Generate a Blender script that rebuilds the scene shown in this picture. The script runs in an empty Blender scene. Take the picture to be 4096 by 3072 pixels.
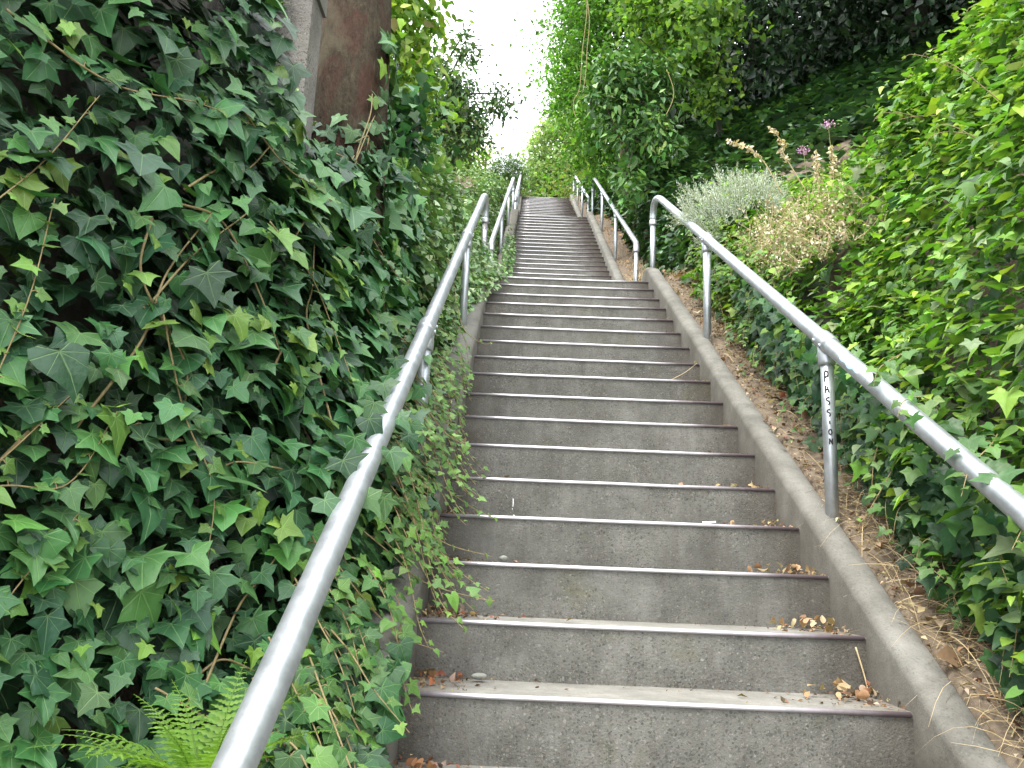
import bpy, math, random
import numpy as np
from mathutils import Matrix, Vector

random.seed(5)
RNG = np.random.default_rng(11)
S = bpy.context.scene
COL = S.collection
PI = math.pi

# ------------------------------------------------------------------ camera, light, exposure
FW = np.array((-0.00995572, 0.97939293, 0.20171856))
RT = np.array((0.99921483, 0.00200752, 0.03956875))
UP = np.array((-0.0383484, -0.20195412, 0.97864393))
CAM = np.array((-0.388897, -2.333518, 0.360298))
FPX = 3362.63
cam = bpy.data.cameras.new("camera")
cam.sensor_width = 36.0
cam.lens = FPX / 4096 * 36.0
cam.clip_start = 0.05
cam.clip_end = 600
cob = bpy.data.objects.new("camera", cam)
COL.objects.link(cob)
cob.matrix_world = Matrix(((RT[0], UP[0], -FW[0], CAM[0]), (RT[1], UP[1], -FW[1], CAM[1]),
                           (RT[2], UP[2], -FW[2], CAM[2]), (0, 0, 0, 1)))
S.camera = cob

SUN_EL, SUN_AZ = math.radians(58), math.radians(218)      # azimuth from +Y towards +X
world = bpy.data.worlds.new("World")
S.world = world
world.use_nodes = True
wn, wl = world.node_tree.nodes, world.node_tree.links
wn.clear()
sky = wn.new("ShaderNodeTexSky")
sky.sky_type = 'NISHITA'
sky.sun_disc = False
sky.sun_elevation = SUN_EL
sky.sun_rotation = SUN_AZ
sky.air_density = 1.0
sky.dust_density = 4.0
mixw = wn.new("ShaderNodeMixRGB")            # bright overcast veil over the blue
mixw.inputs[0].default_value = 0.8
mixw.inputs[2].default_value = (13.5, 13.9, 14.2, 1)
bg = wn.new("ShaderNodeBackground")
bg.inputs[1].default_value = 0.1
wo = wn.new("ShaderNodeOutputWorld")
wl.new(sky.outputs[0], mixw.inputs[1])
wl.new(mixw.outputs[0], bg.inputs[0])
wl.new(bg.outputs[0], wo.inputs[0])
sun = bpy.data.lights.new("sun", 'SUN')
sun.energy = 1.5
sun.angle = math.radians(22)
sun.color = (1.0, 0.96, 0.9)
sob = bpy.data.objects.new("sun", sun)
COL.objects.link(sob)
sd = Vector((math.sin(SUN_AZ) * math.cos(SUN_EL), math.cos(SUN_AZ) * math.cos(SUN_EL), math.sin(SUN_EL)))
sob.rotation_euler = sd.to_track_quat('Z', 'Y').to_euler()
S.view_settings.view_transform = 'Standard'
S.view_settings.look = 'None'
S.view_settings.gamma = 1.0
S.view_settings.exposure = 1.8


def at(u, v, depth):
    """point at a distance along the view axis, from a position in the 2212-wide picture"""
    X, Y = u * 1.8517, v * 1.8517
    return CAM + depth * (FW + RT * (X - 2048) / FPX - UP * (Y - 1536) / FPX)


# ------------------------------------------------------------------ materials
def new_mat(name):
    m = bpy.data.materials.new(name)
    m.use_nodes = True
    nt = m.node_tree
    for n in list(nt.nodes):
        if n.type != 'OUTPUT_MATERIAL':
            nt.nodes.remove(n)
    return m, nt, nt.nodes, nt.links, nt.nodes['Material Output']


def node(nt, kind, **kw):
    n = nt.nodes.new(kind)
    for k, v in kw.items():
        if k.startswith('i_'):
            n.inputs[int(k[2:])].default_value = v
        else:
            setattr(n, k, v)
    return n


def math_n(nt, op, a, b=None, c=None, clamp=False):
    n = nt.nodes.new('ShaderNodeMath')
    n.operation = op
    n.use_clamp = clamp
    for i, v in enumerate((a, b, c)):
        if v is None:
            continue
        if isinstance(v, (int, float)):
            n.inputs[i].default_value = v
        else:
            nt.links.new(v, n.inputs[i])
    return n.outputs[0]


def mix_c(nt, fac, a, b, mode='MIX'):
    n = nt.nodes.new('ShaderNodeMixRGB')
    n.blend_type = mode
    for i, v in enumerate((fac, a, b)):
        if isinstance(v, (int, float)):
            n.inputs[i].default_value = v
        elif isinstance(v, tuple):
            n.inputs[i].default_value = (v + (1,))[:4]
        else:
            nt.links.new(v, n.inputs[i])
    return n.outputs[0]


def ramp(nt, fac, stops):
    n = nt.nodes.new('ShaderNodeValToRGB')
    e = n.color_ramp.elements
    while len(e) < len(stops):
        e.new(0.5)
    for i, (p, c) in enumerate(stops):
        e[i].position = p
        e[i].color = (c + (1,))[:4] if isinstance(c, tuple) else (c, c, c, 1)
    nt.links.new(fac, n.inputs[0])
    return n.outputs[0]


def noise_n(nt, vec, scale, detail=3, rough=0.55, dist=0.0):
    n = nt.nodes.new('ShaderNodeTexNoise')
    n.inputs['Scale'].default_value = scale
    n.inputs['Detail'].default_value = detail
    n.inputs['Roughness'].default_value = rough
    n.inputs['Distortion'].default_value = dist
    nt.links.new(vec, n.inputs['Vector'])
    return n.outputs[0]


def leaf_mat(name, veins=False, rough=0.38, trans=0.3, vein_col=(0.17, 0.26, 0.10), spec=0.5, dmg=0.0, coat=0.0):
    m, nt, N, L, out = new_mat(name)
    a = node(nt, 'ShaderNodeAttribute', attribute_name='Col')
    b = node(nt, 'ShaderNodeAttribute', attribute_name='luv')
    col = a.outputs[0]
    geo = N.new('ShaderNodeNewGeometry')
    col = mix_c(nt, 0.55, col, mix_c(nt, noise_n(nt, geo.outputs['Position'], 45, 2), (0.62, 0.62, 0.62), (1.35, 1.3, 1.3)), 'MULTIPLY')
    bump_h = None
    if veins:
        sp = N.new('ShaderNodeSeparateXYZ')
        L.new(b.outputs['Vector'], sp.inputs[0])
        x = math_n(nt, 'ABSOLUTE', sp.outputs[0])
        y = sp.outputs[1]
        tot = None
        for ang in (90, 50, 10, -34):
            dx, dy = math.cos(math.radians(ang)), math.sin(math.radians(ang))
            d = math_n(nt, 'ABSOLUTE', math_n(nt, 'SUBTRACT', math_n(nt, 'MULTIPLY', x, dy), math_n(nt, 'MULTIPLY', y, dx)))
            al = math_n(nt, 'ADD', math_n(nt, 'MULTIPLY', x, dx), math_n(nt, 'MULTIPLY', y, dy))
            w = math_n(nt, 'SUBTRACT', 0.026 if ang != 50 else 0.017, math_n(nt, 'MULTIPLY', al, 0.016))
            v = math_n(nt, 'MULTIPLY', math_n(nt, 'SUBTRACT', 1.0, math_n(nt, 'DIVIDE', d, w), clamp=True),
                       math_n(nt, 'GREATER_THAN', al, 0.0))
            tot = v if tot is None else math_n(nt, 'MAXIMUM', tot, v)
        col = mix_c(nt, math_n(nt, 'MULTIPLY', tot, 0.75, clamp=True), col, mix_c(nt, 0.45, vein_col, mix_c(nt, 1.0, a.outputs[0], (2.4, 2.2, 2.0), 'MULTIPLY')))
        bump_h = tot
    p = node(nt, 'ShaderNodeBsdfPrincipled')
    L.new(col, p.inputs['Base Color'])
    rn = math_n(nt, 'ADD', math_n(nt, 'MULTIPLY', noise_n(nt, geo.outputs['Position'], 25, 2), 0.25), rough - 0.12)
    L.new(rn, p.inputs['Roughness'])
    p.inputs['Specular IOR Level'].default_value = spec
    bu = node(nt, 'ShaderNodeBump')
    bu.inputs['Strength'].default_value = 0.35
    bu.inputs['Distance'].default_value = 0.004
    hn = noise_n(nt, geo.outputs['Position'], 90, 2)
    if bump_h is not None:
        hn = math_n(nt, 'SUBTRACT', hn, math_n(nt, 'MULTIPLY', bump_h, 0.7))
    L.new(hn, bu.inputs['Height'])
    L.new(bu.outputs[0], p.inputs['Normal'])
    t = N.new('ShaderNodeBsdfTranslucent')
    L.new(mix_c(nt, 1.0, col, (1.25, 1.35, 0.55), 'MULTIPLY'), t.inputs[0])
    mx = N.new('ShaderNodeMixShader')
    mx.inputs[0].default_value = trans
    L.new(p.outputs[0], mx.inputs[1])
    L.new(t.outputs[0], mx.inputs[2])
    L.new(mx.outputs[0], out.inputs[0])
    return m


def flat_mat(name, c1, c2, scale=20, rough=0.8, bump=0.3, spec=0.3, attr=False):
    m, nt, N, L, out = new_mat(name)
    geo = N.new('ShaderNodeNewGeometry')
    p = N.new('ShaderNodeBsdfPrincipled')
    nz = noise_n(nt, geo.outputs['Position'], scale, 5, 0.65)
    col = mix_c(nt, ramp(nt, nz, [(0.3, 0.0), (0.7, 1.0)]), c1, c2)
    if attr:
        a = node(nt, 'ShaderNodeAttribute', attribute_name='Col')
        col = mix_c(nt, 1.0, a.outputs[0], col, 'MULTIPLY')
    L.new(col, p.inputs['Base Color'])
    p.inputs['Roughness'].default_value = rough
    p.inputs['Specular IOR Level'].default_value = spec
    bu = node(nt, 'ShaderNodeBump')
    bu.inputs['Strength'].default_value = bump
    bu.inputs['Distance'].default_value = 0.01
    L.new(nz, bu.inputs['Height'])
    L.new(bu.outputs[0], p.inputs['Normal'])
    L.new(p.outputs[0], out.inputs[0])
    return m


def concrete_mat(name, kind):
    """kind: riser (exposed aggregate), tread (worn smooth), curb, wall"""
    m, nt, N, L, out = new_mat(name)
    geo = N.new('ShaderNodeNewGeometry')
    P = geo.outputs['Position']
    p = N.new('ShaderNodeBsdfPrincipled')
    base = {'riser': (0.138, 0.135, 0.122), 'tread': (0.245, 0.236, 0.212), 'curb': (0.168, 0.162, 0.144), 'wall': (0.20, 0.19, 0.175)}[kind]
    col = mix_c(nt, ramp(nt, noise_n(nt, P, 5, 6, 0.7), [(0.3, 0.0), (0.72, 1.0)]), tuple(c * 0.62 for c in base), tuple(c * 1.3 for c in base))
    h = noise_n(nt, P, 160, 3, 0.6)
    # aggregate pebbles of two sizes
    for sc, lo, dens in ((95, 0.27, 1.0), (170, 0.30, 0.9)):
        vo = node(nt, 'ShaderNodeTexVoronoi')
        vo.inputs['Scale'].default_value = sc
        wv = N.new('ShaderNodeVectorMath')
        wv.operation = 'ADD'
        nn = node(nt, 'ShaderNodeTexNoise')
        nn.inputs['Scale'].default_value = 60
        L.new(P, nn.inputs['Vector'])
        sc2 = N.new('ShaderNodeVectorMath')
        sc2.operation = 'SCALE'
        sc2.inputs[3].default_value = 0.012
        L.new(nn.outputs[1], sc2.inputs[0])
        L.new(P, wv.inputs[0])
        L.new(sc2.outputs[0], wv.inputs[1])
        L.new(wv.outputs[0], vo.inputs['Vector'])
        s = N.new('ShaderNodeSeparateColor')
        L.new(vo.outputs['Color'], s.inputs[0])
        tone = ramp(nt, s.outputs[0], [(0.0, (0.03, 0.03, 0.028)), (0.3, (0.055, 0.06, 0.055)), (0.55, (0.13, 0.12, 0.10)), (0.80, (0.19, 0.175, 0.14)), (0.97, (0.27, 0.26, 0.24))])
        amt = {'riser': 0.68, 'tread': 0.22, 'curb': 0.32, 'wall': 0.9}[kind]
        area = noise_n(nt, P, 3.5, 3)
        mask = math_n(nt, 'MULTIPLY', math_n(nt, 'LESS_THAN', vo.outputs['Distance'], lo + 0.12),
                      math_n(nt, 'GREATER_THAN', s.outputs[1], 0.35 if sc > 100 else 0.45))
        mask = math_n(nt, 'MULTIPLY', mask, math_n(nt, 'MULTIPLY', ramp(nt, area, [(0.28, 0.25), (0.62, 1.0)]), amt))
        col = mix_c(nt, mask, col, tone)
        h = math_n(nt, 'ADD', h, math_n(nt, 'MULTIPLY', mask, 0.7))
    # pale lime blooms, dark damp blotches, olive moss
    bl = ramp(nt, noise_n(nt, P, 2.6, 5, 0.7, 0.4), [(0.56, 0.0), (0.72, 1.0)])
    col = mix_c(nt, math_n(nt, 'MULTIPLY', bl, 0.35), col, (0.27, 0.265, 0.25))
    dk = ramp(nt, noise_n(nt, P, 1.9, 6, 0.75, 0.6), [(0.50, 0.0), (0.74, 1.0)])
    col = mix_c(nt, math_n(nt, 'MULTIPLY', dk, 0.42 if kind != 'tread' else 0.25), col, (0.055, 0.052, 0.044))
    mo = ramp(nt, noise_n(nt, P, 3.3, 5, 0.65, 0.2), [(0.60, 0.0), (0.75, 1.0)])
    col = mix_c(nt, math_n(nt, 'MULTIPLY', mo, 0.45 if kind == 'riser' else 0.2), col, (0.10, 0.10, 0.035))
    sp = N.new('ShaderNodeSeparateXYZ')
    L.new(P, sp.inputs[0])
    if kind == 'riser':
        mp = N.new('ShaderNodeMapping')
        mp.inputs['Scale'].default_value = (1, 1, 0.12)
        L.new(P, mp.inputs[0])
        stv = noise_n(nt, mp.outputs[0], 16, 5, 0.7)
        col = mix_c(nt, math_n(nt, 'MULTIPLY', ramp(nt, stv, [(0.5, 0.0), (0.7, 1.0)]), 0.35), col, (0.068, 0.062, 0.05))
        col = mix_c(nt, math_n(nt, 'MULTIPLY', ramp(nt, stv, [(0.3, 1.0), (0.45, 0.0)]), 0.3), col, (0.21, 0.205, 0.19))
    if kind in ('riser', 'tread'):                     # grime where dead leaves lie, at both ends of each step
        n2 = math_n(nt, 'MULTIPLY', math_n(nt, 'SUBTRACT', noise_n(nt, P, 6, 4, 0.7), 0.5), 0.6)
        g1 = math_n(nt, 'ADD', math_n(nt, 'DIVIDE', math_n(nt, 'SUBTRACT', math_n(nt, 'ABSOLUTE', sp.outputs[0]), 0.36), 0.34), n2)
        g = ramp(nt, g1, [(0.35, 0.0), (1.0, 1.0)])
        col = mix_c(nt, math_n(nt, 'MULTIPLY', g, 0.6), col, (0.052, 0.040, 0.028) if kind == 'riser' else (0.10, 0.07, 0.045))
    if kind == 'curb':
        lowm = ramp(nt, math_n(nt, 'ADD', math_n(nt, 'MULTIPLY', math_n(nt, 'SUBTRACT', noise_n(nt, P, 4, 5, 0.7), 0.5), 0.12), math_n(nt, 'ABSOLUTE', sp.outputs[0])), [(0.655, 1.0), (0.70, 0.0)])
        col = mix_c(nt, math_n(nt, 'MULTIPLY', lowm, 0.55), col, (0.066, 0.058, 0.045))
    if kind == 'tread':
        v2 = ramp(nt, noise_n(nt, P, 30, 4, 0.7), [(0.55, 0.0), (0.7, 1.0)])
        col = mix_c(nt, math_n(nt, 'MULTIPLY', v2, 0.35), col, (0.14, 0.115, 0.085))
    L.new(col, p.inputs['Base Color'])
    p.inputs['Roughness'].default_value = 0.9
    p.inputs['Specular IOR Level'].default_value = 0.2
    bu = node(nt, 'ShaderNodeBump')
    bu.inputs['Strength'].default_value = {'riser': 0.55, 'tread': 0.25, 'curb': 0.3, 'wall': 0.7}[kind]
    bu.inputs['Distance'].default_value = 0.006
    L.new(h, bu.inputs['Height'])
    L.new(bu.outputs[0], p.inputs['Normal'])
    L.new(p.outputs[0], out.inputs[0])
    return m


def steel_mat(name, col=(0.50, 0.53, 0.55), rough=0.36, metal=0.75, stain=False, worn=0.0):
    m, nt, N, L, out = new_mat(name)
    geo = N.new('ShaderNodeNewGeometry')
    P = geo.outputs['Position']
    p = N.new('ShaderNodeBsdfPrincipled')
    n1 = noise_n(nt, P, 14, 5, 0.7)
    n2 = noise_n(nt, P, 120, 3, 0.7)
    c = mix_c(nt, ramp(nt, n1, [(0.35, 0.0), (0.7, 1.0)]), tuple(v * 0.8 for v in col), tuple(min(1, v * 1.12) for v in col))
    sc = ramp(nt, n2, [(0.64, 0.0), (0.72, 1.0)])
    c = mix_c(nt, math_n(nt, 'MULTIPLY', sc, 0.5), c, (0.17, 0.17, 0.17))
    if worn:
        w = ramp(nt, noise_n(nt, P, 9, 6, 0.75, 0.5), [(0.5, 0.0), (0.6, 1.0)])
        c = mix_c(nt, math_n(nt, 'MULTIPLY', w, worn), c, (0.10, 0.075, 0.085))
    L.new(c, p.inputs['Base Color'])
    p.inputs['Metallic'].default_value = metal
    L.new(math_n(nt, 'ADD', math_n(nt, 'MULTIPLY', n1, 0.25), rough - 0.1), p.inputs['Roughness'])
    bu = node(nt, 'ShaderNodeBump')
    bu.inputs['Strength'].default_value = 0.12
    bu.inputs['Distance'].default_value = 0.003
    L.new(n2, bu.inputs['Height'])
    L.new(bu.outputs[0], p.inputs['Normal'])
    L.new(p.outputs[0], out.inputs[0])
    return m


def nosing_mat():
    m, nt, N, L, out = new_mat('nosing_steel')
    geo = N.new('ShaderNodeNewGeometry')
    P = geo.outputs['Position']
    sp = N.new('ShaderNodeSeparateXYZ')
    L.new(P, sp.inputs[0])
    n1 = math_n(nt, 'MULTIPLY', math_n(nt, 'SUBTRACT', noise_n(nt, P, 4, 5, 0.7), 0.5), 0.55)
    # boots polish the walked middle, ends keep their brown coat; brighter left paints reflection
    d = math_n(nt, 'ADD', math_n(nt, 'ABSOLUTE', math_n(nt, 'ADD', sp.outputs[0], 0.10)), n1)
    f = ramp(nt, d, [(0.34, 0.0), (0.66, 1.0)])
    c = mix_c(nt, f, (0.54, 0.52, 0.55), (0.115, 0.088, 0.095))
    p = N.new('ShaderNodeBsdfPrincipled')
    L.new(c, p.inputs['Base Color'])
    L.new(math_n(nt, 'SUBTRACT', 0.8, math_n(nt, 'MULTIPLY', f, 0.65)), p.inputs['Metallic'])
    L.new(math_n(nt, 'ADD', math_n(nt, 'MULTIPLY', f, 0.25), 0.33), p.inputs['Roughness'])
    L.new(p.outputs[0], out.inputs[0])
    return m


def bark_mat(name, kind='red'):
    m, nt, N, L, out = new_mat(name)
    geo = N.new('ShaderNodeNewGeometry')
    mp = N.new('ShaderNodeMapping')
    mp.inputs['Scale'].default_value = (1, 1, 0.42 if kind == 'red' else 0.2)
    L.new(geo.outputs['Position'], mp.inputs[0])
    V = mp.outputs[0]
    p = N.new('ShaderNodeBsdfPrincipled')
    f1 = math_n(nt, 'ADD', math_n(nt, 'MULTIPLY', noise_n(nt, V, 38, 6, 0.7, 0.6), 0.6), math_n(nt, 'MULTIPLY', noise_n(nt, V, 150, 4, 0.75, 0.3), 0.4))
    if kind == 'red':
        a, b, c3 = (0.028, 0.022, 0.015), (0.085, 0.070, 0.046), (0.062, 0.022, 0.018)
    elif kind == 'grey':
        a, b, c3 = (0.045, 0.042, 0.036), (0.13, 0.115, 0.09), (0.15, 0.12, 0.07)
    else:
        a, b, c3 = (0.018, 0.016, 0.014), (0.05, 0.044, 0.035), (0.03, 0.04, 0.02)
    col = mix_c(nt, ramp(nt, f1, [(0.38, 0.0), (0.64, 1.0)]), a, b)
    pt = ramp(nt, noise_n(nt, V, 5.5, 5, 0.7, 1.2), [(0.47, 0.0), (0.58, 1.0)])
    col = mix_c(nt, math_n(nt, 'MULTIPLY', pt, 0.55 if kind == 'red' else 0.8), col, mix_c(nt, f1, tuple(v * 0.6 for v in c3), tuple(v * 1.5 for v in c3)))
    if kind == 'red':
        gp = ramp(nt, noise_n(nt, V, 4.0, 4, 0.6, 0.9), [(0.57, 0.0), (0.64, 1.0)])
        col = mix_c(nt, math_n(nt, 'MULTIPLY', gp, 0.45), col, (0.15, 0.13, 0.09))
    L.new(col, p.inputs['Base Color'])
    p.inputs['Roughness'].default_value = 0.9
    p.inputs['Specular IOR Level'].default_value = 0.15
    bu = node(nt, 'ShaderNodeBump')
    bu.inputs['Strength'].default_value = 0.8
    bu.inputs['Distance'].default_value = 0.02
    L.new(f1, bu.inputs['Height'])
    L.new(bu.outputs[0], p.inputs['Normal'])
    L.new(p.outputs[0], out.inputs[0])
    return m


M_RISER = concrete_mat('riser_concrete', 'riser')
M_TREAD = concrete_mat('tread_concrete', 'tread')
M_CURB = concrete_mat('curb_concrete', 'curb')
M_WALL = concrete_mat('wall_concrete', 'wall')
M_STEEL = steel_mat('galvanised_steel', (0.46, 0.49, 0.52), 0.40, 0.72)
M_STEELW = steel_mat('worn_steel', (0.42, 0.43, 0.45), 0.42, 0.6, worn=0.75)
M_NOSE = nosing_mat()
M_IVY = leaf_mat('ivy_leaf', veins=True, rough=0.46, trans=0.10, spec=0.42)
M_IVYF = leaf_mat('far_ivy_leaf', veins=False, rough=0.40, trans=0.18, spec=0.5)
M_LEAF = leaf_mat('soft_leaf', veins=False, rough=0.45, trans=0.32, spec=0.4)
M_THIN = leaf_mat('thin_leaf', veins=False, rough=0.5, trans=0.5, spec=0.3)
M_DRYL = leaf_mat('dry_leaf', veins=False, rough=0.7, trans=0.15, spec=0.2)
M_STEM = flat_mat('vine_bark', (0.17, 0.13, 0.06), (0.30, 0.24, 0.12), 60, 0.7, 0.3)
M_STEMG = flat_mat('green_stem', (0.14, 0.19, 0.05), (0.26, 0.27, 0.10), 60, 0.6, 0.2)
M_STEMD = flat_mat('dark_twig', (0.03, 0.024, 0.018), (0.07, 0.055, 0.04), 60, 0.8, 0.3)
M_STRAW = flat_mat('straw', (0.36, 0.27, 0.14), (0.55, 0.44, 0.26), 30, 0.75, 0.1)
M_SOIL = flat_mat('soil', (0.075, 0.058, 0.042), (0.21, 0.168, 0.125), 22, 0.95, 0.9, 0.1)
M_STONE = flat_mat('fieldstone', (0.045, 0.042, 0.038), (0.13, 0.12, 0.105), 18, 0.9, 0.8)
M_PEB = flat_mat('pebble_stone', (0.16, 0.17, 0.15), (0.25, 0.25, 0.22), 50, 0.7, 0.2)
M_BARK = bark_mat('red_bark', 'red')
M_BARKG = bark_mat('grey_bark', 'grey')
M_BARKD = bark_mat('dark_bark', 'dark')
M_INK = flat_mat('black_marker', (0.012, 0.012, 0.014), (0.02, 0.02, 0.022), 40, 0.5, 0.0)
M_YEL = flat_mat('yellow_paint', (0.42, 0.38, 0.08), (0.52, 0.48, 0.14), 70, 0.8, 0.1)
M_WHITE = flat_mat('white_paint', (0.7, 0.7, 0.68), (0.8, 0.8, 0.8), 40, 0.7, 0.1)
M_BLUE = flat_mat('blue_paint', (0.25, 0.45, 0.62), (0.50, 0.62, 0.70), 40, 0.5, 0.05)
M_RED = flat_mat('red_berry', (0.30, 0.02, 0.015), (0.45, 0.04, 0.03), 40, 0.35, 0.0)


# ------------------------------------------------------------------ mesh helpers
class Geo:
    """collects vertices, polygons and per-vertex colour / leaf coordinates of ONE mesh object"""

    def __init__(self):
        self.v, self.t, self.q, self.c, self.l = [], [], [], [], []
        self.n = 0

    def add(self, v, tris=None, quads=None, col=None, luv=None):
        v = np.asarray(v, float).reshape(-1, 3)
        if tris is not None and len(tris):
            self.t.append(np.asarray(tris, int).reshape(-1, 3) + self.n)
        if quads is not None and len(quads):
            self.q.append(np.asarray(quads, int).reshape(-1, 4) + self.n)
        self.v.append(v)
        self.c.append(np.ones((len(v), 3)) if col is None else np.broadcast_to(np.asarray(col, float), (len(v), 3)))
        self.l.append(np.zeros((len(v), 3)) if luv is None else luv)
        self.n += len(v)

    def build(self, name, mats, parent=None, smooth=True, attrs=False, matidx=None, label=None, origin=None):
        me = bpy.data.meshes.new(name)
        v = np.concatenate(self.v)
        base = np.zeros(3)
        if parent is None and origin is not None:
            base = np.asarray(origin, float)
        elif parent is not None:
            base = np.array(parent.get('_base', (0, 0, 0)))
        v = v - base
        t = np.concatenate(self.t) if self.t else np.zeros((0, 3), int)
        q = np.concatenate(self.q) if self.q else np.zeros((0, 4), int)
        me.vertices.add(len(v))
        me.vertices.foreach_set('co', v.astype(np.float32).ravel())
        nl = t.size + q.size
        me.loops.add(nl)
        me.loops.foreach_set('vertex_index', np.concatenate([t.ravel(), q.ravel()]).astype(np.int32))
        me.polygons.add(len(t) + len(q))
        st = np.concatenate([np.arange(len(t)) * 3, t.size + np.arange(len(q)) * 4]).astype(np.int32)
        me.polygons.foreach_set('loop_start', st)
        if matidx is not None:
            me.polygons.foreach_set('material_index', np.asarray(matidx, np.int32))
        me.polygons.foreach_set('use_smooth', np.full(len(st), smooth))
        me.update(calc_edges=True)
        if attrs:
            c = np.concatenate(self.c)
            a = me.attributes.new('Col', 'FLOAT_COLOR', 'POINT')
            a.data.foreach_set('color', np.concatenate([c, np.ones((len(c), 1))], 1).astype(np.float32).ravel())
            a = me.attributes.new('luv', 'FLOAT_VECTOR', 'POINT')
            a.data.foreach_set('vector', np.concatenate(self.l).astype(np.float32).ravel())
        for m in (mats if isinstance(mats, (list, tuple)) else [mats]):
            me.materials.append(m)
        o = bpy.data.objects.new(name, me)
        COL.objects.link(o)
        if parent is not None:
            o.parent = parent
            o['_base'] = tuple(float(b) for b in base)
        elif origin is not None:
            o.location = base
            o['_base'] = tuple(float(b) for b in base)
        if label:
            o['label'] = label
        return o


def tag(o, label=None, cat=None, group=None, kind=None):
    if label:
        o['label'] = label
    if cat:
        o['category'] = cat
    if group:
        o['group'] = group
    if kind:
        o['kind'] = kind
    return o


def thing(name, loc, label, cat, group=None):
    o = bpy.data.objects.new(name, None)
    o.empty_display_size = 0.2
    o.location = loc
    o['_base'] = tuple(float(v) for v in loc)
    COL.objects.link(o)
    return tag(o, label, cat, group)


def tube(g, pts, rad, seg=8, col=None, cap=True):
    pts = np.asarray(pts, float)
    n = len(pts)
    rad = np.broadcast_to(np.asarray(rad, float), (n,))
    tan = np.gradient(pts, axis=0)
    tan /= np.linalg.norm(tan, axis=1, keepdims=True) + 1e-12
    a = np.array((0, 0, 1.0)) if abs(tan[0][2]) < 0.9 else np.array((1.0, 0, 0))
    u = np.cross(tan[0], a)
    u /= np.linalg.norm(u)
    V = []
    ang = np.arange(seg) / seg * 2 * PI
    for i in range(n):
        u = u - tan[i] * (u @ tan[i])
        u /= np.linalg.norm(u) + 1e-12
        w = np.cross(tan[i], u)
        V.append(pts[i] + rad[i] * (np.cos(ang)[:, None] * u + np.sin(ang)[:, None] * w))
    V = np.concatenate(V)
    i, j = np.meshgrid(np.arange(n - 1), np.arange(seg), indexing='ij')
    k = (j + 1) % seg
    Q = np.stack([i * seg + j, i * seg + k, (i + 1) * seg + k, (i + 1) * seg + j], -1).reshape(-1, 4)
    T = []
    if cap:
        V = np.concatenate([V, pts[:1], pts[-1:]])
        for jj in range(seg):
            T.append((n * seg, (jj + 1) % seg, jj))
            T.append((n * seg + 1, (n - 1) * seg + jj, (n - 1) * seg + (jj + 1) % seg))
    g.add(V, T, Q, col)


def spline(pts, n=24):
    """Catmull-Rom through the points"""
    p = np.asarray(pts, float)
    p = np.concatenate([[2 * p[0] - p[1]], p, [2 * p[-1] - p[-2]]])
    m = len(p) - 3
    out = []
    for t in np.linspace(0, m - 1e-6, n):
        i = int(t)
        f = t - i
        a, b, c, d = p[i:i + 4]
        out.append(0.5 * (2 * b + (c - a) * f + (2 * a - 5 * b + 4 * c - d) * f * f + (3 * b - a - 3 * c + d) * f ** 3))
    return np.array(out)


def wob(x, y, seed, sc=1.0):
    r = np.random.default_rng(seed)
    o = 0
    for k in range(6):
        a, b, ph = r.normal(0, 1.6 * 1.45 ** k / sc), r.normal(0, 1.6 * 1.45 ** k / sc), r.uniform(0, 6.28)
        o = o + np.sin(a * np.asarray(x) + b * np.asarray(y) + ph) / 1.3 ** k
    return o / 2.6


def norm(a):
    return a / (np.linalg.norm(a, axis=-1, keepdims=True) + 1e-9)


# ------------------------------------------------------------------ leaves
def star_leaf(half, mid=True, var=0.0, r=None, cup=0.10, droop=0.14):
    """leaf outline as a fan around the point where the veins meet; half = right side from base to tip"""
    h = np.array(half, float)
    if var:
        h = h * (1 + r.normal(0, var, h.shape))
        h[0, 0] = 0
        h[-1, 0] = r.normal(0, var * 0.6)
    left = h[1:-1][::-1] * np.array((-1, 1))
    if var:
        left = left * (1 + r.normal(0, var * 0.8, left.shape))
    ring = np.concatenate([h, left])
    n = len(ring)
    rr = np.linalg.norm(ring, axis=1)
    z = cup * np.abs(ring[:, 0]) - droop * rr ** 2
    V = [(0, 0, 0)]
    T, Q = [], []
    outer = np.column_stack([ring, z])
    if mid:
        m2 = ring * 0.55
        r2 = np.linalg.norm(m2, axis=1)
        zm = cup * np.abs(m2[:, 0]) - droop * r2 ** 2 + np.where(np.arange(n) % 2 == 0, 0.018, -0.018)
        V = np.concatenate([V, np.column_stack([m2, zm]), outer])
        for i in range(n):
            j = (i + 1) % n
            T.append((0, 1 + i, 1 + j))
            T.append((1 + i, 1 + n + i, 1 + n + j))
            T.append((1 + i, 1 + n + j, 1 + j))
    else:
        V = np.concatenate([V, outer])
        for i in range(n):
            T.append((0, 1 + i, 1 + (i + 1) % n))
    return np.asarray(V, float), np.asarray(T, int)


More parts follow.
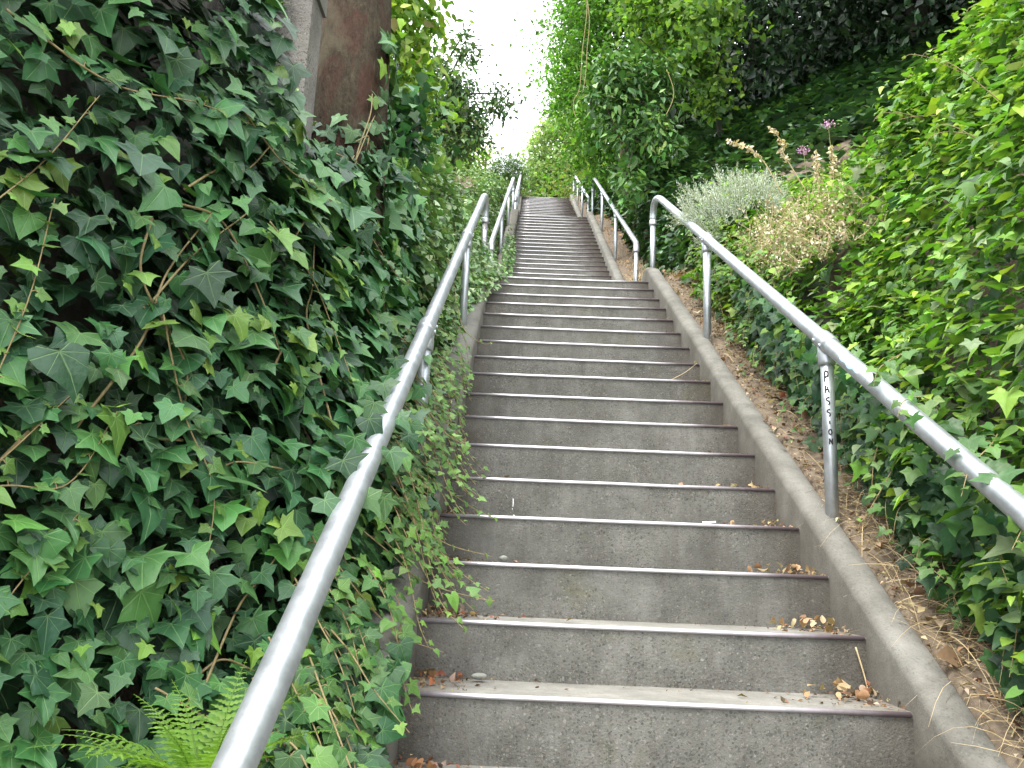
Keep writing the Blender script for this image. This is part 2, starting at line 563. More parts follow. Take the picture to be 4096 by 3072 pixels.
IVY = [(0, -0.03), (0.13, -0.19), (0.36, -0.25), (0.42, -0.05), (0.70, 0.14), (0.37, 0.25), (0.27, 0.40), (0.16, 0.64), (0, 0.92)]
IVY2 = [(0, -0.02), (0.16, -0.19), (0.42, -0.20), (0.38, 0.02), (0.62, 0.26), (0.34, 0.36), (0.24, 0.58), (0, 0.84)]
IVY3 = [(0, -0.03), (0.20, -0.2), (0.44, -0.16), (0.5, 0.05), (0.44, 0.3), (0.3, 0.55), (0.14, 0.76), (0, 0.9)]
IVYS = [(0, -0.02), (0.30, -0.18), (0.38, 0.0), (0.56, 0.16), (0.33, 0.42), (0, 0.9)]
_r = np.random.default_rng(3)
T_IVY = [star_leaf(b, True, 0.09, _r, 0.10 + 0.1 * (k % 3), 0.10 + 0.09 * (k % 4)) for k, b in enumerate([IVY, IVY2, IVY, IVY3, IVY, IVY2, IVY, IVY3, IVY, IVY2])]
T_IVYS = [star_leaf(IVYS, False, 0.1, _r, 0.15, 0.15 + 0.08 * k) for k in range(4)]
OV = [(0, 0), (0.2, 0.1), (0.30, 0.32), (0.25, 0.58), (0.1, 0.85), (0, 1.0)]


def oval_leaf(w=1.0, fold=0.18, droop=0.25, pts=OV):
    h = np.array(pts) * np.array((w, 1))
    n = len(h)
    y = h[:, 1]
    mid = np.column_stack([np.zeros(n), y, -droop * y ** 2])
    R = np.column_stack([h[:, 0], y, fold * h[:, 0] * 2 - droop * y ** 2])
    Lf = R * np.array((-1, 1, 1))
    V = np.concatenate([mid, R[1:-1], Lf[1:-1]])
    k = n - 2
    T = []
    for i in range(n - 1):
        for off, sg in ((n, 1), (n + k, -1)):
            a = 0 if i == 0 else off + i - 1
            b = n - 1 if i == n - 2 else off + i
            for tr in ((i, a, b), (i, b, i + 1)):
                if len(set(tr)) == 3:
                    T.append(tr if sg > 0 else tr[::-1])
    return V, np.array(T)


T_OV = [oval_leaf(w, f, d) for w, f, d in ((1.0, 0.2, 0.2), (1.15, 0.3, 0.35), (0.85, 0.12, 0.1), (1.05, 0.05, 0.45))]
DI = [(0, 0), (0.26, 0.42), (0, 1.0)]
T_DI = [oval_leaf(w, f, d, DI) for w, f, d in ((1.1, 0.25, 0.2), (0.9, 0.1, 0.35), (1.3, 0.3, 0.1))]
T_LONG = [oval_leaf(w, f, d) for w, f, d in ((0.62, 0.2, 0.25), (0.7, 0.3, 0.1))]
T_NEEDLE = [oval_leaf(0.22, 0.1, 0.1, DI), oval_leaf(0.3, 0.1, 0.3, DI)]


def add_leaves(g, P, Nn, T, size, col, temps, rng):
    """place one leaf per row of P; Nn = upper-side normal, T = direction of the tip"""
    P = np.asarray(P, float)
    n = len(P)
    Nn = norm(Nn)
    T = T - Nn * (T * Nn).sum(1, keepdims=True)
    T = norm(T)
    X = np.cross(T, Nn)
    size = np.broadcast_to(np.asarray(size, float), (n,))
    col = np.broadcast_to(np.asarray(col, float), (n, 3))
    which = rng.integers(0, len(temps), n)
    for k, (tv, tt) in enumerate(temps):
        ix = np.nonzero(which == k)[0]
        if not len(ix):
            continue
        m = len(ix)
        ax = rng.normal(1, 0.1, (m, 1))
        bend = rng.normal(0, 0.12, (m, 1))
        tw = rng.normal(0, 0.12, (m, 1))
        vx, vy, vz = tv[:, 0][None] * ax, tv[:, 1][None], tv[:, 2][None] + bend * tv[:, 1][None] ** 2 + tw * tv[:, 0][None] * tv[:, 1][None]
        s = size[ix][:, None, None]
        V = P[ix][:, None] + s * (vx[..., None] * X[ix][:, None] + vy[..., None] * T[ix][:, None] + vz[..., None] * Nn[ix][:, None])
        nv = len(tv)
        F = (tt[None] + (np.arange(m) * nv)[:, None, None]).reshape(-1, 3)
        luv = np.empty((m, nv, 3))
        luv[..., 0] = tv[:, 0]
        luv[..., 1] = tv[:, 1]
        luv[..., 2] = rng.random((m, 1))
        C = np.repeat(col[ix][:, None], nv, 1)
        g.add(V.reshape(-1, 3), F, None, C.reshape(-1, 3), luv.reshape(-1, 3))


def pick(rng, n, cols, w, jit=0.18):
    c = np.array(cols)[rng.choice(len(cols), n, p=np.array(w) / sum(w))]
    return c * np.exp(rng.normal(0, jit, (n, 1))) * np.exp(rng.normal(0, jit * 0.35, (n, 3)))


# ------------------------------------------------------------------ stairs: nosing tables
R1, T1, HW = 0.17, 0.281868, 0.66996
DZ = [0.004, -0.0002, 0, 0.0003, -0.004, 0.0015, 0.0033, 0.0018, 0.0035, -0.002, -0.001, 0.0005, 0.0018, 0.0013, -0.008, -0.0077, -0.018]
N1 = [(n * T1, n * R1 + (DZ[n] if 0 <= n < 17 else 0)) for n in range(-12, 17)]
N2 = [(8.27920 + (i - 7) * 0.27285, 4.05456 + (i - 7) * 0.1668) for i in range(24)]
N3 = [(13.994 + i * 0.2878, N2[-1][1] + (i + 1) * 0.17525) for i in range(8)] + [(16.2961 + i * 0.28782, 8.3002 + i * 0.16607) for i in range(13)]
_ky = [-30, N1[0][0], N1[-1][0], N2[0][0] - 0.27, N2[-1][0], N3[0][0] - 0.28, N3[-1][0], 60]
_kz = [N1[0][1] - 18 * 0.6, N1[0][1], N1[-1][1], N1[-1][1], N2[-1][1], N2[-1][1], N3[-1][1], N3[-1][1] + 1.0]


def sz(y):
    return np.interp(y, _ky, _kz)


def sstep(a, b, x):
    t = np.clip((np.asarray(x, float) - a) / (b - a), 0, 1)
    return t * t * (3 - 2 * t)


def HR(y):       # height of the growth on the right above the stairs
    return np.interp(y, [-6, -1, 0.4, 1.2, 2.2, 3.0, 3.8, 4.6, 6.0, 8, 12, 20, 40], [3.6, 3.7, 3.5, 2.75, 1.45, 0.95, 0.85, 1.05, 1.5, 1.45, 1.3, 1.0, 1.0])


def HL(y):
    return np.interp(y, [-6, 1.2, 2.2, 3.2, 5, 9, 14, 20, 40], [1.9, 1.7, 1.35, 1.25, 1.2, 1.0, 0.8, 0.7, 0.7])


def ground_h(x, y):
    """height of the soil"""
    x, y = np.broadcast_arrays(np.asarray(x, float), np.asarray(y, float))
    b = sz(y)
    r = np.clip(x - 0.88, 0, None)
    gr = b + 0.065 + 0.22 * np.clip(r, 0, 0.3) + (HR(y) * (1 - 0.62 * sstep(2.6, 1.2, y)) - 0.3) * sstep(0.36 + 0.3 * sstep(2.6, 1.2, y), 1.05 + 0.5 * sstep(2.6, 1.2, y), r) + 0.55 * (0.2 + 0.8 * sstep(1.5, 4.5, y)) * np.clip(r - 0.6, 0, 2.4) + 0.85 * np.clip(r - 3.0, 0, 12)
    l = np.clip(-x - 0.88, 0, None)
    near = 1 - sstep(1.0, 2.4, y)
    gl = b + 0.0 + (HL(y) - 0.15) * sstep(0.05 + 0.42 * near, 0.42 + 0.42 * near, l) + 0.28 * np.clip(l - 0.4, 0, 9)
    mid = np.where(y < 20, b - 0.42, b - 0.03)
    h = np.where(x > 0.88, gr, np.where(x < -0.88, gl, mid))
    e = np.where(x > 0, sstep(0.69, 0.80, x), sstep(0.72, 0.9, -x))
    hb = np.where(x > 0, b + 0.065, b)
    h = np.where(np.abs(x) < 0.88, mid * (1 - e) + hb * e, h)
    return h + 0.02 * wob(x * 3, y * 3, 5)


# ------------------------------------------------------------------ ground
xs = np.unique(np.concatenate([np.linspace(-45, -4, 14), np.linspace(-4, -1.7, 12), np.linspace(-1.7, 2.2, 66), np.linspace(2.2, 6, 20), np.linspace(6, 45, 14)]))
ys = np.unique(np.concatenate([np.linspace(-25, -4, 10), np.linspace(-4, 8, 90), np.linspace(8, 22, 60), np.linspace(22, 110, 20)]))
X, Y = np.meshgrid(xs, ys, indexing='ij')
Z = ground_h(X, Y)
g = Geo()
i, j = np.meshgrid(np.arange(len(xs) - 1), np.arange(len(ys) - 1), indexing='ij')
n = len(ys)
g.add(np.stack([X, Y, Z], -1), None, np.stack([i * n + j, (i + 1) * n + j, (i + 1) * n + j + 1, i * n + j + 1], -1))
tag(g.build('ground', M_SOIL), 'bare brown soil of the hillside beside the steps', 'ground', kind='structure')


# ------------------------------------------------------------------ stair flights
def sub(a, b, k):
    return [a + (b - a) * t / k for t in range(k)] + [b]


def flight(label, nos, edges, y_back, first_z, curb_end, ch=0.1, curb_w=0.165):
    """nos: nosing (y,z); edges(y) -> (left x, right x)"""
    y0, z0 = nos[0]
    root = thing('stair_flight', (0, y0, z0), label, 'stairs', None)
    g = Geo()
    mi = []
    prev = first_z
    for k, (y, z) in enumerate(nos):
        ny = nos[k + 1][0] if k + 1 < len(nos) else y_back
        xl, xr = edges(y)
        xl2, xr2 = edges(ny)
        r = 0.006
        nx = 8
        fx = np.linspace(0, 1, nx + 1)
        prof = [(y + 0.004, prev - 0.03), (y, z - r), (y + r * 0.3, z - r * 0.3), (y + r, z), (ny + 0.004, z - 0.003)]
        V = []
        for py, pz in prof:
            a, b = edges(py)
            V.append(np.column_stack([a - 0.03 + (b - a + 0.06) * fx, np.full(nx + 1, py) + 0.002 * wob(fx * 5, py * 9, 3), np.full(nx + 1, pz) + 0.0012 * wob(fx * 6, py * 5, 8)]))
        V = np.concatenate(V)
        Q = []
        for a in range(len(prof) - 1):
            for b in range(nx):
                o = a * (nx + 1) + b
                Q.append((o, o + 1, o + nx + 2, o + nx + 1))
                mi.append(0 if a == 0 else 1)
        g.add(V, None, Q)
        prev = z
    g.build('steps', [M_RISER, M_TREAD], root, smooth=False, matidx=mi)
    for (y, z) in nos:                                  # steel rod let into every step edge
        xl, xr = edges(y)
        b = Geo()
        px = np.linspace(xl + 0.004, xr - 0.004, 7)
        tube(b, np.column_stack([px, np.full(7, y - 0.0012), np.full(7, z - 0.0052) + 0.0012 * wob(np.linspace(0, 6, 7), y * 5, 8)]), 0.0072, 10)
        b.build('nosing', M_NOSE, root)
    for s in (-1, 1):                                   # sloping curbs
        c = Geo()
        cw = curb_w if s < 0 else curb_w * 0.72
        ya, yb = nos[0][0] - 0.25, curb_end
        ny = int((yb - ya) / 0.13)
        yy = np.linspace(ya, yb, ny)
        line = np.interp(yy, [nos[0][0] - 1, nos[0][0], nos[-1][0], nos[-1][0] + 3], [z0 - 0.6, z0, nos[-1][1], nos[-1][1] + 1.8])
        top = np.minimum(line + ch, nos[-1][1] + ch + 0.11)
        top = top - 0.06 * sstep(yb - 0.16, yb, yy) ** 2
        V = []
        for a, t in zip(yy, top):
            e = edges(a)[0 if s < 0 else 1]
            ww = 0.004 * wob(a * 4, s, 21)
            t = t + 0.005 * wob(a * 3, s * 2, 4)
            o = s
            sec = [(0.0 + ww, -0.62), (0.0 + ww, -0.30), (0.0 + ww, -0.03), (0.006 + ww, -0.012), (0.022 + ww, 0), (0.5 * cw, 0.004), (cw - 0.02 + ww, -0.003), (cw + ww, -0.03), (cw, -0.6)]
            V.append([(e + o * u, a, t + w) for u, w in sec])
        m = len(V[0])
        V = np.array(V)
        Q = []
        for a in range(ny - 1):
            for b in range(m - 1):
                q = (a * m + b, (a + 1) * m + b, (a + 1) * m + b + 1, a * m + b + 1)
                Q.append(q if s < 0 else q[::-1])
        ends = [tuple(range(m))]
        c.add(V.reshape(-1, 3), None, Q)
        T = []
        for a in (0, ny - 1):
            for b in range(1, m - 1):
                T.append((a * m, a * m + b, a * m + b + 1))
        c.t.append(np.array(T))
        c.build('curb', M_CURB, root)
    return root


FL1 = flight('lowest flight of worn grey concrete steps with steel nosings, rising from the foreground', N1, lambda y: (-HW, HW),
             N2[0][0], N1[0][1] - R1, 5.0)
FL2 = flight('middle flight of grey concrete steps, between the first and second landings', N2,
             lambda y: (-0.655 + 0.0185 * (y - 6.4), 0.76), N3[0][0], N1[-1][1], 13.15)
FL3 = flight('topmost, farthest flight of grey concrete steps ending against the trees', N3,
             lambda y: (-0.545, 0.80), 21.6, N2[-1][1], 20.0)

# ------------------------------------------------------------------ handrails
RR, PR = 0.030, 0.0245


def collar(root, p, d, r=0.037, ln=0.11, post=True, screws=True, mat=None):
    g = Geo()
    d = norm(np.asarray(d, float))
    p = np.asarray(p, float)
    h = ln / 2
    tube(g, [p - d * h, p - d * (h - 0.008), p - d * (h - 0.012), p + d * (h - 0.012), p + d * (h - 0.008), p + d * h], [r * 0.93, r, r, r, r, r * 0.93], 20)
    if post:
        z = np.array((0, 0, -1.0))
        tube(g, [p, p + z * 0.075, p + z * 0.083, p + z * 0.09], [0.033, 0.0325, 0.0325, 0.030], 18)
    if screws:
        side = norm(np.cross(d, (0, 0, 1.0)))
        if side[0] > 0 and p[0] > 0:
            side = -side
        if side[0] < 0 and p[0] < 0:
            side = -side
        for k in (-1, 1):
            q = p + d * 0.036 * k + side * (r * 0.95) + np.array((0, 0, -0.004))
            tube(g, [q, q + side * 0.006], 0.008, 8)
    return g.build('coupling', mat or M_STEEL, root)


def handrail(label, xf, posts, zf, footz, arc, low_elbow, y_low, worn_posts=()):
    """xf(y) rail plane, zf(y) rail height, posts: y of intermediate posts, arc: y of the bent end post"""
    root = thing('handrail', (xf(posts[0]), posts[0], footz(posts[0])), label, 'handrail', 'galvanised pipe handrails on the curbs')
    P3 = lambda y: np.array((xf(y), y, zf(y)))
    ae = arc
    a0 = ae - 0.62
    p0, pe = P3(a0), np.array((xf(ae), ae, zf(ae) - 0.30))
    pc = np.array((xf(ae), ae, zf(ae) + 0.02))
    t = np.linspace(0, 1, 14)[1:, None]
    bend = (1 - t) ** 3 * p0 + 3 * (1 - t) ** 2 * t * (p0 * 0.28 + pc * 0.72) + 3 * (1 - t) * t * t * (pe * 0.28 + pc * 0.72) + t ** 3 * pe
    g = Geo()
    straight = [P3(y) for y in np.linspace(y_low, a0, 16)]
    pts = np.array(straight + list(bend))
    if low_elbow:
        s = pts[0]
        el = [np.array((s[0], s[1] - 0.035, s[2] - 0.085)), np.array((s[0], s[1] - 0.03, s[2] - 0.045)), np.array((s[0], s[1] - 0.012, s[2] - 0.015))]
        pts = np.concatenate([el, pts])
    tube(g, pts, RR, 20)
    g.build('rail', M_STEEL, root)
    d = norm(P3(1.0) - P3(0.0))
    pl = []
    for k, y in enumerate(posts):
        b = Geo()
        x = xf(y)
        zt = zf(y)
        yy = y
        if low_elbow and k == 0:
            yy = y - 0.035
            zt = zf(y) - 0.08
        tube(b, [(x, yy, footz(y) - 0.12), (x, yy, (zt + footz(y)) / 2), (x, yy, zt)], PR, 18)
        pl.append(b.build('post', M_STEELW if k in worn_posts else M_STEEL, root))
        if low_elbow and k == 0:
            collar(root, (x, yy, zt + 0.0), (0, 0, 1), 0.036, 0.10, False, False, M_STEELW)
        else:
            collar(root, P3(y), d)
    b = Geo()
    tube(b, [(pe[0], pe[1], footz(ae) - 0.12), (pe[0], pe[1], (pe[2] + footz(ae)) / 2), pe + np.array((0, 0, -0.005))], PR, 18)
    pl.append(b.build('post', M_STEELW if -1 in worn_posts else M_STEEL, root))
    collar(root, pe, (0, 0, 1), 0.034, 0.05, False, False)
    return root, pl


SL = R1 / T1
H1R, P1R = handrail('nearest handrail on the right curb, its front post marked with black letters', lambda y: 0.77, [0.777, 2.765, -1.22],
                    lambda y: SL * y + 0.742, lambda y: float(min(SL * y + 0.085, 2.90)), 4.93, False, -3.0)
H1L, P1L = handrail('nearest handrail on the left, half overgrown by big ivy leaves', lambda y: -0.772, [0.91, 2.85, -1.2],
                    lambda y: SL * y + 0.694, lambda y: float(min(SL * y + 0.085, 2.90)), 4.98, False, -3.0, worn_posts=(-1,))
s2 = 0.1668 / 0.27285
z2 = lambda y: 4.0546 + (y - 8.279) * s2
H2R, P2R = handrail('middle flight handrail on the right curb above the first landing', lambda y: 0.885, [6.87, 8.96, 11.06],
                    z2 and (lambda y: z2(y) + 0.79), lambda y: float(np.clip(z2(y) + 0.09, 2.72, 6.92)), 13.03, True, 6.87, worn_posts=(0,))
H2L, P2L = handrail('middle flight handrail on the left, low post sunk in ivy', lambda y: -0.782 + 0.0185 * (y - 6.9), [6.87, 9.0, 11.06],
                    lambda y: z2(y) + 0.74, lambda y: float(np.clip(z2(y) + 0.09, 2.72, 6.92)), 13.03, True, 6.87)
s3 = 0.16607 / 0.28782
z3 = lambda y: 8.3002 + (y - 16.296) * s3
H3R, P3R = handrail('farthest short handrail on the right, at the top of the steps', lambda y: 0.885, [14.09, 15.92, 17.67],
                    lambda y: z3(y) + 0.74, lambda y: float(np.clip(z3(y) + 0.09, 6.72, 10.4)), 19.45, True, 14.09)
H3L, P3L = handrail('farthest handrail on the left, at the top beside the dark round shrub', lambda y: -0.635 + 0.006 * (y - 14), [14.09, 15.94, 17.67],
                    lambda y: z3(y) + 0.72, lambda y: float(np.clip(z3(y) + 0.09, 6.72, 10.4)), 19.45, True, 14.09)

# writing on the front right post: hand-lettered down the pipe
LET = {
    'P': [[(-.45, -1), (-.4, 1), (.35, .95), (.5, .35), (.2, -.05), (-.4, -.1)]],
    'A': [[(-.45, -1), (-.35, 1)], [(-.4, -.05), (.4, -.15)], [(.1, .75), (.5, -.9)]],
    'S': [[(.4, .9), (-.25, .75), (-.4, .25), (.3, -.1), (.45, -.6), (.1, -1)]],
    'I': [[(.0, .8), (.05, -.8)]],
    'O': [[(.0, .8), (-.45, .1), (-.2, -.8), (.35, -.7), (.45, .2), (.0, .8)]],
    'N': [[(-.4, -.9), (-.35, .9)], [(-.35, .9), (.4, -.9)], [(.4, -.9), (.45, .9)]],
}


def post_marks(post, cx, cy, r, items, w=0.0026, face=None):
    g = Geo()
    f0 = math.atan2(CAM[1] - cy, CAM[0] - cx) if face is None else face
    for ch, u0, zc, hh, ww in items:
        for st in LET[ch]:
            st = spline(np.column_stack([np.array(st), np.zeros(len(st))]), 14)[:, :2] if len(st) > 2 else np.array(st)
            uu = np.interp(np.linspace(0, 1, 12), np.linspace(0, 1, len(st)), st[:, 0]) * ww + u0
            vv = np.interp(np.linspace(0, 1, 12), np.linspace(0, 1, len(st)), st[:, 1]) * hh + zc
            fi = f0 + uu / r
            tube(g, np.column_stack([cx + (r + 0.0004) * np.cos(fi), cy + (r + 0.0004) * np.sin(fi), vv]), w, 6)
    return g.build('lettering', M_INK, post)


zc0 = 1.103
post_marks(P1R[0], 0.77, 0.777, PR, [(c, u, zc0 - (y - 620) * 0.00058, h * 0.00058 * 0.5, 0.012) for c, y, h, u in
                                     (('P', 672, 66, -.004), ('A', 757, 46, -.003), ('S', 835, 52, -.001), ('S', 912, 48, 0), ('I', 975, 26, 0.002), ('O', 1035, 42, 0.003), ('N', 1098, 40, 0.004))])
post_marks(P1L[0], -0.772, 0.91, PR, [('P', 0.004, 0.98, 0.025, 0.012), ('O', 0.004, 0.86, 0.022, 0.012), ('S', 0.003, 0.79, 0.022, 0.012)])


def pipe_patch(rail, y0, y1, xf, zf, mat, phi0, phi1, name='paint_smear', r=RR):
    """thin skin of paint on the rail pipe"""
    ny, nf = 14, 8
    V, d = [], norm(np.array((0, 1, SL)))
    sx = np.array((1.0, 0, 0))
    up = np.cross(sx, d)
    for a in np.linspace(0, 1, ny):
        y = y0 + (y1 - y0) * a
        k = math.sin(PI * a) ** 0.5 * (0.75 + 0.25 * math.sin(a * 17))
        m = (phi0 + phi1) / 2
        for b in np.linspace(-1, 1, nf):
            f = m + b * (phi1 - phi0) / 2 * k
            V.append(np.array((xf, y, zf(y))) + (r + 0.0007) * (math.cos(f) * sx + math.sin(f) * up))
    Q = [(a * nf + b, a * nf + b + 1, (a + 1) * nf + b + 1, (a + 1) * nf + b) for a in range(ny - 1) for b in range(nf - 1)]
    g = Geo()
    g.add(V, None, Q)
    return g.build(name, mat, rail)


rail1 = [o for o in H1R.children if o.name.startswith('rail')][0]
pipe_patch(rail1, 0.42, 0.60, 0.77, lambda y: SL * y + 0.742, M_BLUE, 2.0, 3.2)

# yellow scrawl on the left curb top and white drip on a riser
cL = [o for o in FL1.children if o.name.startswith('curb')][0]
g = Geo()


def curb_pt(u, v):
    y = 1.55 + v * 0.30
    return np.array((-0.70 - 0.10 * (1 - u), y, SL * y + 0.1045))


for st in ([(0.1, 1.0), (0.5, .93), (1.0, .95)], [(0.15, .80), (.3, .9), (.85, .85), (.95, .8)], [(.2, .72), (.9, .70)],
           [(.2, .55), (.5, .62), (.9, .5), (.8, .38), (.4, .36)], [(.1, .3), (.4, .18), (.8, .25), (.85, .1), (.5, 0)], [(0, .05), (.3, -.1), (.6, -.05)]):
    pp = spline([curb_pt(*q) for q in st], 16)
    w = np.array((0.0045, 0.0045, 0))
    V = np.concatenate([pp - w * np.array((.5, 1, 0)), pp + w * np.array((.5, 1, 0))])
    V[:, 2] += 0.002
    g.add(V, None, [(k, k + 1, k + 17, k + 16) for k in range(15)])
g.build('graffiti', M_YEL, cL)
g = Geo()
steps1 = [o for o in FL1.children if o.name.startswith('steps')][0]
yr = N1[12 + 4][0]
for (x, z0, z1, w) in ((-0.40, 0.085, 0.052, 0.0022), (-0.402, 0.046, 0.040, 0.0018), (-0.395, 0.02, 0.014, 0.004)):
    zz = N1[12 + 3][1]
    g.add([(x - w, yr - 0.004, zz + z0), (x + w * 0.6, yr - 0.004, zz + z0), (x + w, yr - 0.0035, zz + (z0 + z1) / 2), (x + w * .5, yr - 0.003, zz + z1), (x - w * .7, yr - 0.003, zz + z1), (x - w * .6, yr - 0.0035, zz + (z0 + z1) / 2)],
          None, [(0, 1, 2, 5), (5, 2, 3, 4)])
g.build('paint_drip', M_WHITE, steps1)

# ------------------------------------------------------------------ left retaining wall and trunk
g = Geo()
rx = np.linspace(-4.5, 0.62, 40)


def box(g, x0, x1, y0, y1, z0, z1):
    V = [(x, y, z) for x in (x0, x1) for y in (y0, y1) for z in (z0, z1)]
    g.add(V, None, [(0, 1, 3, 2), (4, 6, 7, 5), (0, 4, 5, 1), (2, 3, 7, 6), (0, 2, 6, 4), (1, 5, 7, 3)])


def prism(g, pl, z0, z1):
    n = len(pl)
    V = [(x, y, z0) for x, y in pl] + [(x, y, z1) for x, y in pl]
    g.add(V, [(n, n + k, n + k + 1) for k in range(1, n - 1)], [(k, n + k, n + (k + 1) % n, (k + 1) % n) for k in range(n)])


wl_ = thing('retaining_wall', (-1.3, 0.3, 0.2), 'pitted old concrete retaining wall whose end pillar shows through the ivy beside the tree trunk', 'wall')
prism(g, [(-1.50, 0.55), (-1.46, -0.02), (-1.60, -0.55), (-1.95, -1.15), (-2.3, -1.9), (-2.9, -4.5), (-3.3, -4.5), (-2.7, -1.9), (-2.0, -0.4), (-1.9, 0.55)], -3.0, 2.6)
g.build('wall_face', M_STONE, wl_, smooth=False)  # concrete coloured dark to stand in for deep shade behind the ivy
g = Geo()
box(g, -1.497, -1.15, 0.22, 0.36, -0.5, 2.235)
g.build('pillar', M_WALL, wl_, smooth=False)
g = Geo()
box(g, -1.55, -1.14, 0.205, 0.37, 2.238, 2.9)
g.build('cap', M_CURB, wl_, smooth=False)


def trunk_mesh(g, pts, r0, r1, seg=20, rough=0.08, seed=1, flare=0.0):
    pts = spline(pts, 26)
    t = np.linspace(0, 1, len(pts))
    tube(g, pts, r0 + (r1 - r0) * t + flare * np.exp(-t * 9), seg)
    v = g.v[-1]
    c = np.repeat(pts, seg, 0)
    m = len(c)
    d = v[:m] - c
    a = np.tile(np.arange(seg), len(pts)) / seg * 2 * PI
    k = 1 + rough * (0.6 * np.sin(a * 3 + c[:, 2] * 1.7 + seed) + 0.5 * np.sin(a * 7 + c[:, 2] * 0.8 + seed * 2) + 0.4 * np.sin(a * 11 - c[:, 2] * 2.4))
    v[:m] = c + d * k[:, None]


tr = thing('ivy_hung_tree', (-1.30, 1.15, 1.2), 'red-brown barked tree trunk rising out of the ivy behind the concrete wall', 'tree')
g = Geo()
trunk_mesh(g, [(-1.17, 0.96, 0.9), (-1.19, 0.97, 1.7), (-1.21, 0.98, 2.4), (-1.24, 1.0, 3.2), (-1.36, 1.05, 4.6), (-1.6, 1.1, 5.8)], 0.198, 0.15, 28, 0.07, 2, 0.05)
g.build('trunk', M_BARK, tr)


# ------------------------------------------------------------------ ivy and hedge masses
DK = [(0.022, 0.075, 0.027), (0.030, 0.098, 0.030), (0.017, 0.056, 0.024), (0.046, 0.125, 0.032), (0.105, 0.20, 0.03), (0.16, 0.29, 0.045)]
DKW = [5, 5, 4, 2.2, 0.6, 0.25]


def orient(rng, n, out, up=(0, 0, 1), face=0.75, lift=0.45, jn=0.38, down=1.0, jt=0.6):
    """normals and tip directions for leaves that hang on a face whose outward direction is out (n,3)"""
    N_ = face * out + lift * np.array(up) + rng.normal(0, jn, (n, 3))
    T_ = np.array((0, 0, -down)) + 0.35 * out + rng.normal(0, jt, (n, 3))
    return norm(N_), norm(T_)


def ivy_stems(g, curves, r=0.003, col=None):
    for c in curves:
        c = spline(c, 18)
        tube(g, c, np.linspace(r, r * 0.45, len(c)), 6)


# --- big-leaved ivy on the left wall
def left_x(y, h):
    b = np.interp(y, [-2.4, -1.6, -1.1, -0.6, 0.0, 0.6, 1.5, 2.6], [-1.95, -1.68, -1.42, -1.17, -1.02, -0.965, -1.0, -1.05])
    b = b - 0.13 * np.clip(h - 1.0, 0, None) + 0.20 * sstep(0.62, 0.02, h) * sstep(-1.2, -0.45, y) * (1 - 0.9 * sstep(0.85, 1.3, y))
    b = b + 0.13 * np.exp(-((y - 0.05) / 0.42) ** 2 - ((h - 0.62) / 0.22) ** 2)
    return np.minimum(b + 0.055 * wob(y * 1.6, h * 1.8, 12), -0.72 - 0.05 * sstep(0.2, 0.5, h))


def left_mask(y, z):
    top = np.interp(y, [-2.4, -0.34, -0.22, -0.05, 0.38, 0.7, 1.1, 1.6, 2.6], [2.9, 2.6, 2.05, 1.74, 1.76, 1.86, 2.0, 2.25, 2.5])
    return top + 0.06 * wob(y * 6, z * 2, 31)


rng = np.random.default_rng(21)
tl = thing('ivy', (-1.0, 0, 0.2), 'big-leaved dark green ivy hanging over the wall on the left, nearest the viewer', 'ivy', 'ivy masses along the steps')
g = Geo()


def wall_ivy(n, inset, size, cols, w, seed, temps=T_IVY, ymin=-2.2, ymax=2.6, jn=0.38, keep=None):
    rng = np.random.default_rng(seed)
    y = rng.uniform(ymin, ymax, n)
    h = rng.uniform(-0.02, 3.0, n) ** 1.0
    z = sz(y) + h
    k = z < left_mask(y, z)
    if keep is not None:
        k &= keep(y, h)
    y, h, z = y[k], h[k], z[k]
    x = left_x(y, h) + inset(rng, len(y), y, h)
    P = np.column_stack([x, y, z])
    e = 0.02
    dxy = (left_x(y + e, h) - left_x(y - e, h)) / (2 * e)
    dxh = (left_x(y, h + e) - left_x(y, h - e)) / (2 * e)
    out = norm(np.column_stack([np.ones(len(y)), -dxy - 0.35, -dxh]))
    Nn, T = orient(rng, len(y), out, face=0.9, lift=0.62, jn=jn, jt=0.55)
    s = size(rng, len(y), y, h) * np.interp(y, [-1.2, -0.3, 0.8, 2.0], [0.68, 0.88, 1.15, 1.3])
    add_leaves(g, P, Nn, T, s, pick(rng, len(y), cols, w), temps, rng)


wall_ivy(11500, lambda r, n, y, h: -r.uniform(0.03, 0.22, n), lambda r, n, y, h: np.clip(r.lognormal(math.log(0.078), 0.25, n), 0.04, 0.12), [tuple(0.72 * v for v in c) for c in DK], [5, 5, 5, 1, 0.05, 0.0], 31)  # back leaves use the palette darkened, painting shade into the gaps
wall_ivy(7000, lambda r, n, y, h: r.normal(0.0, 0.022, n), lambda r, n, y, h: np.clip(r.lognormal(math.log(0.072), 0.34, n), 0.032, 0.125), [tuple(1.3 * v for v in c) for c in DK[:4]] + DK[4:], [4, 5, 3, 4, 0.5, 0.15], 32)  # front leaves use brightened tones, painting light against the back layer
wall_ivy(1500, lambda r, n, y, h: r.normal(0.03, 0.03, n), lambda r, n, y, h: np.clip(r.lognormal(math.log(0.06), 0.3, n), 0.03, 0.09), DK, [4, 4, 2, 3, 1, .5], 36, ymin=-1.1, ymax=1.4, keep=lambda y, h: h < 0.34)
wall_ivy(800, lambda r, n, y, h: r.normal(0.03, 0.02, n), lambda r, n, y, h: np.clip(r.lognormal(math.log(0.045), 0.3, n), 0.025, 0.08), DK, [1, 2, 0, 3, 3, 2], 33)
# trailing shoots with alternating leaves, along the face and out over the curb
stems = Geo()


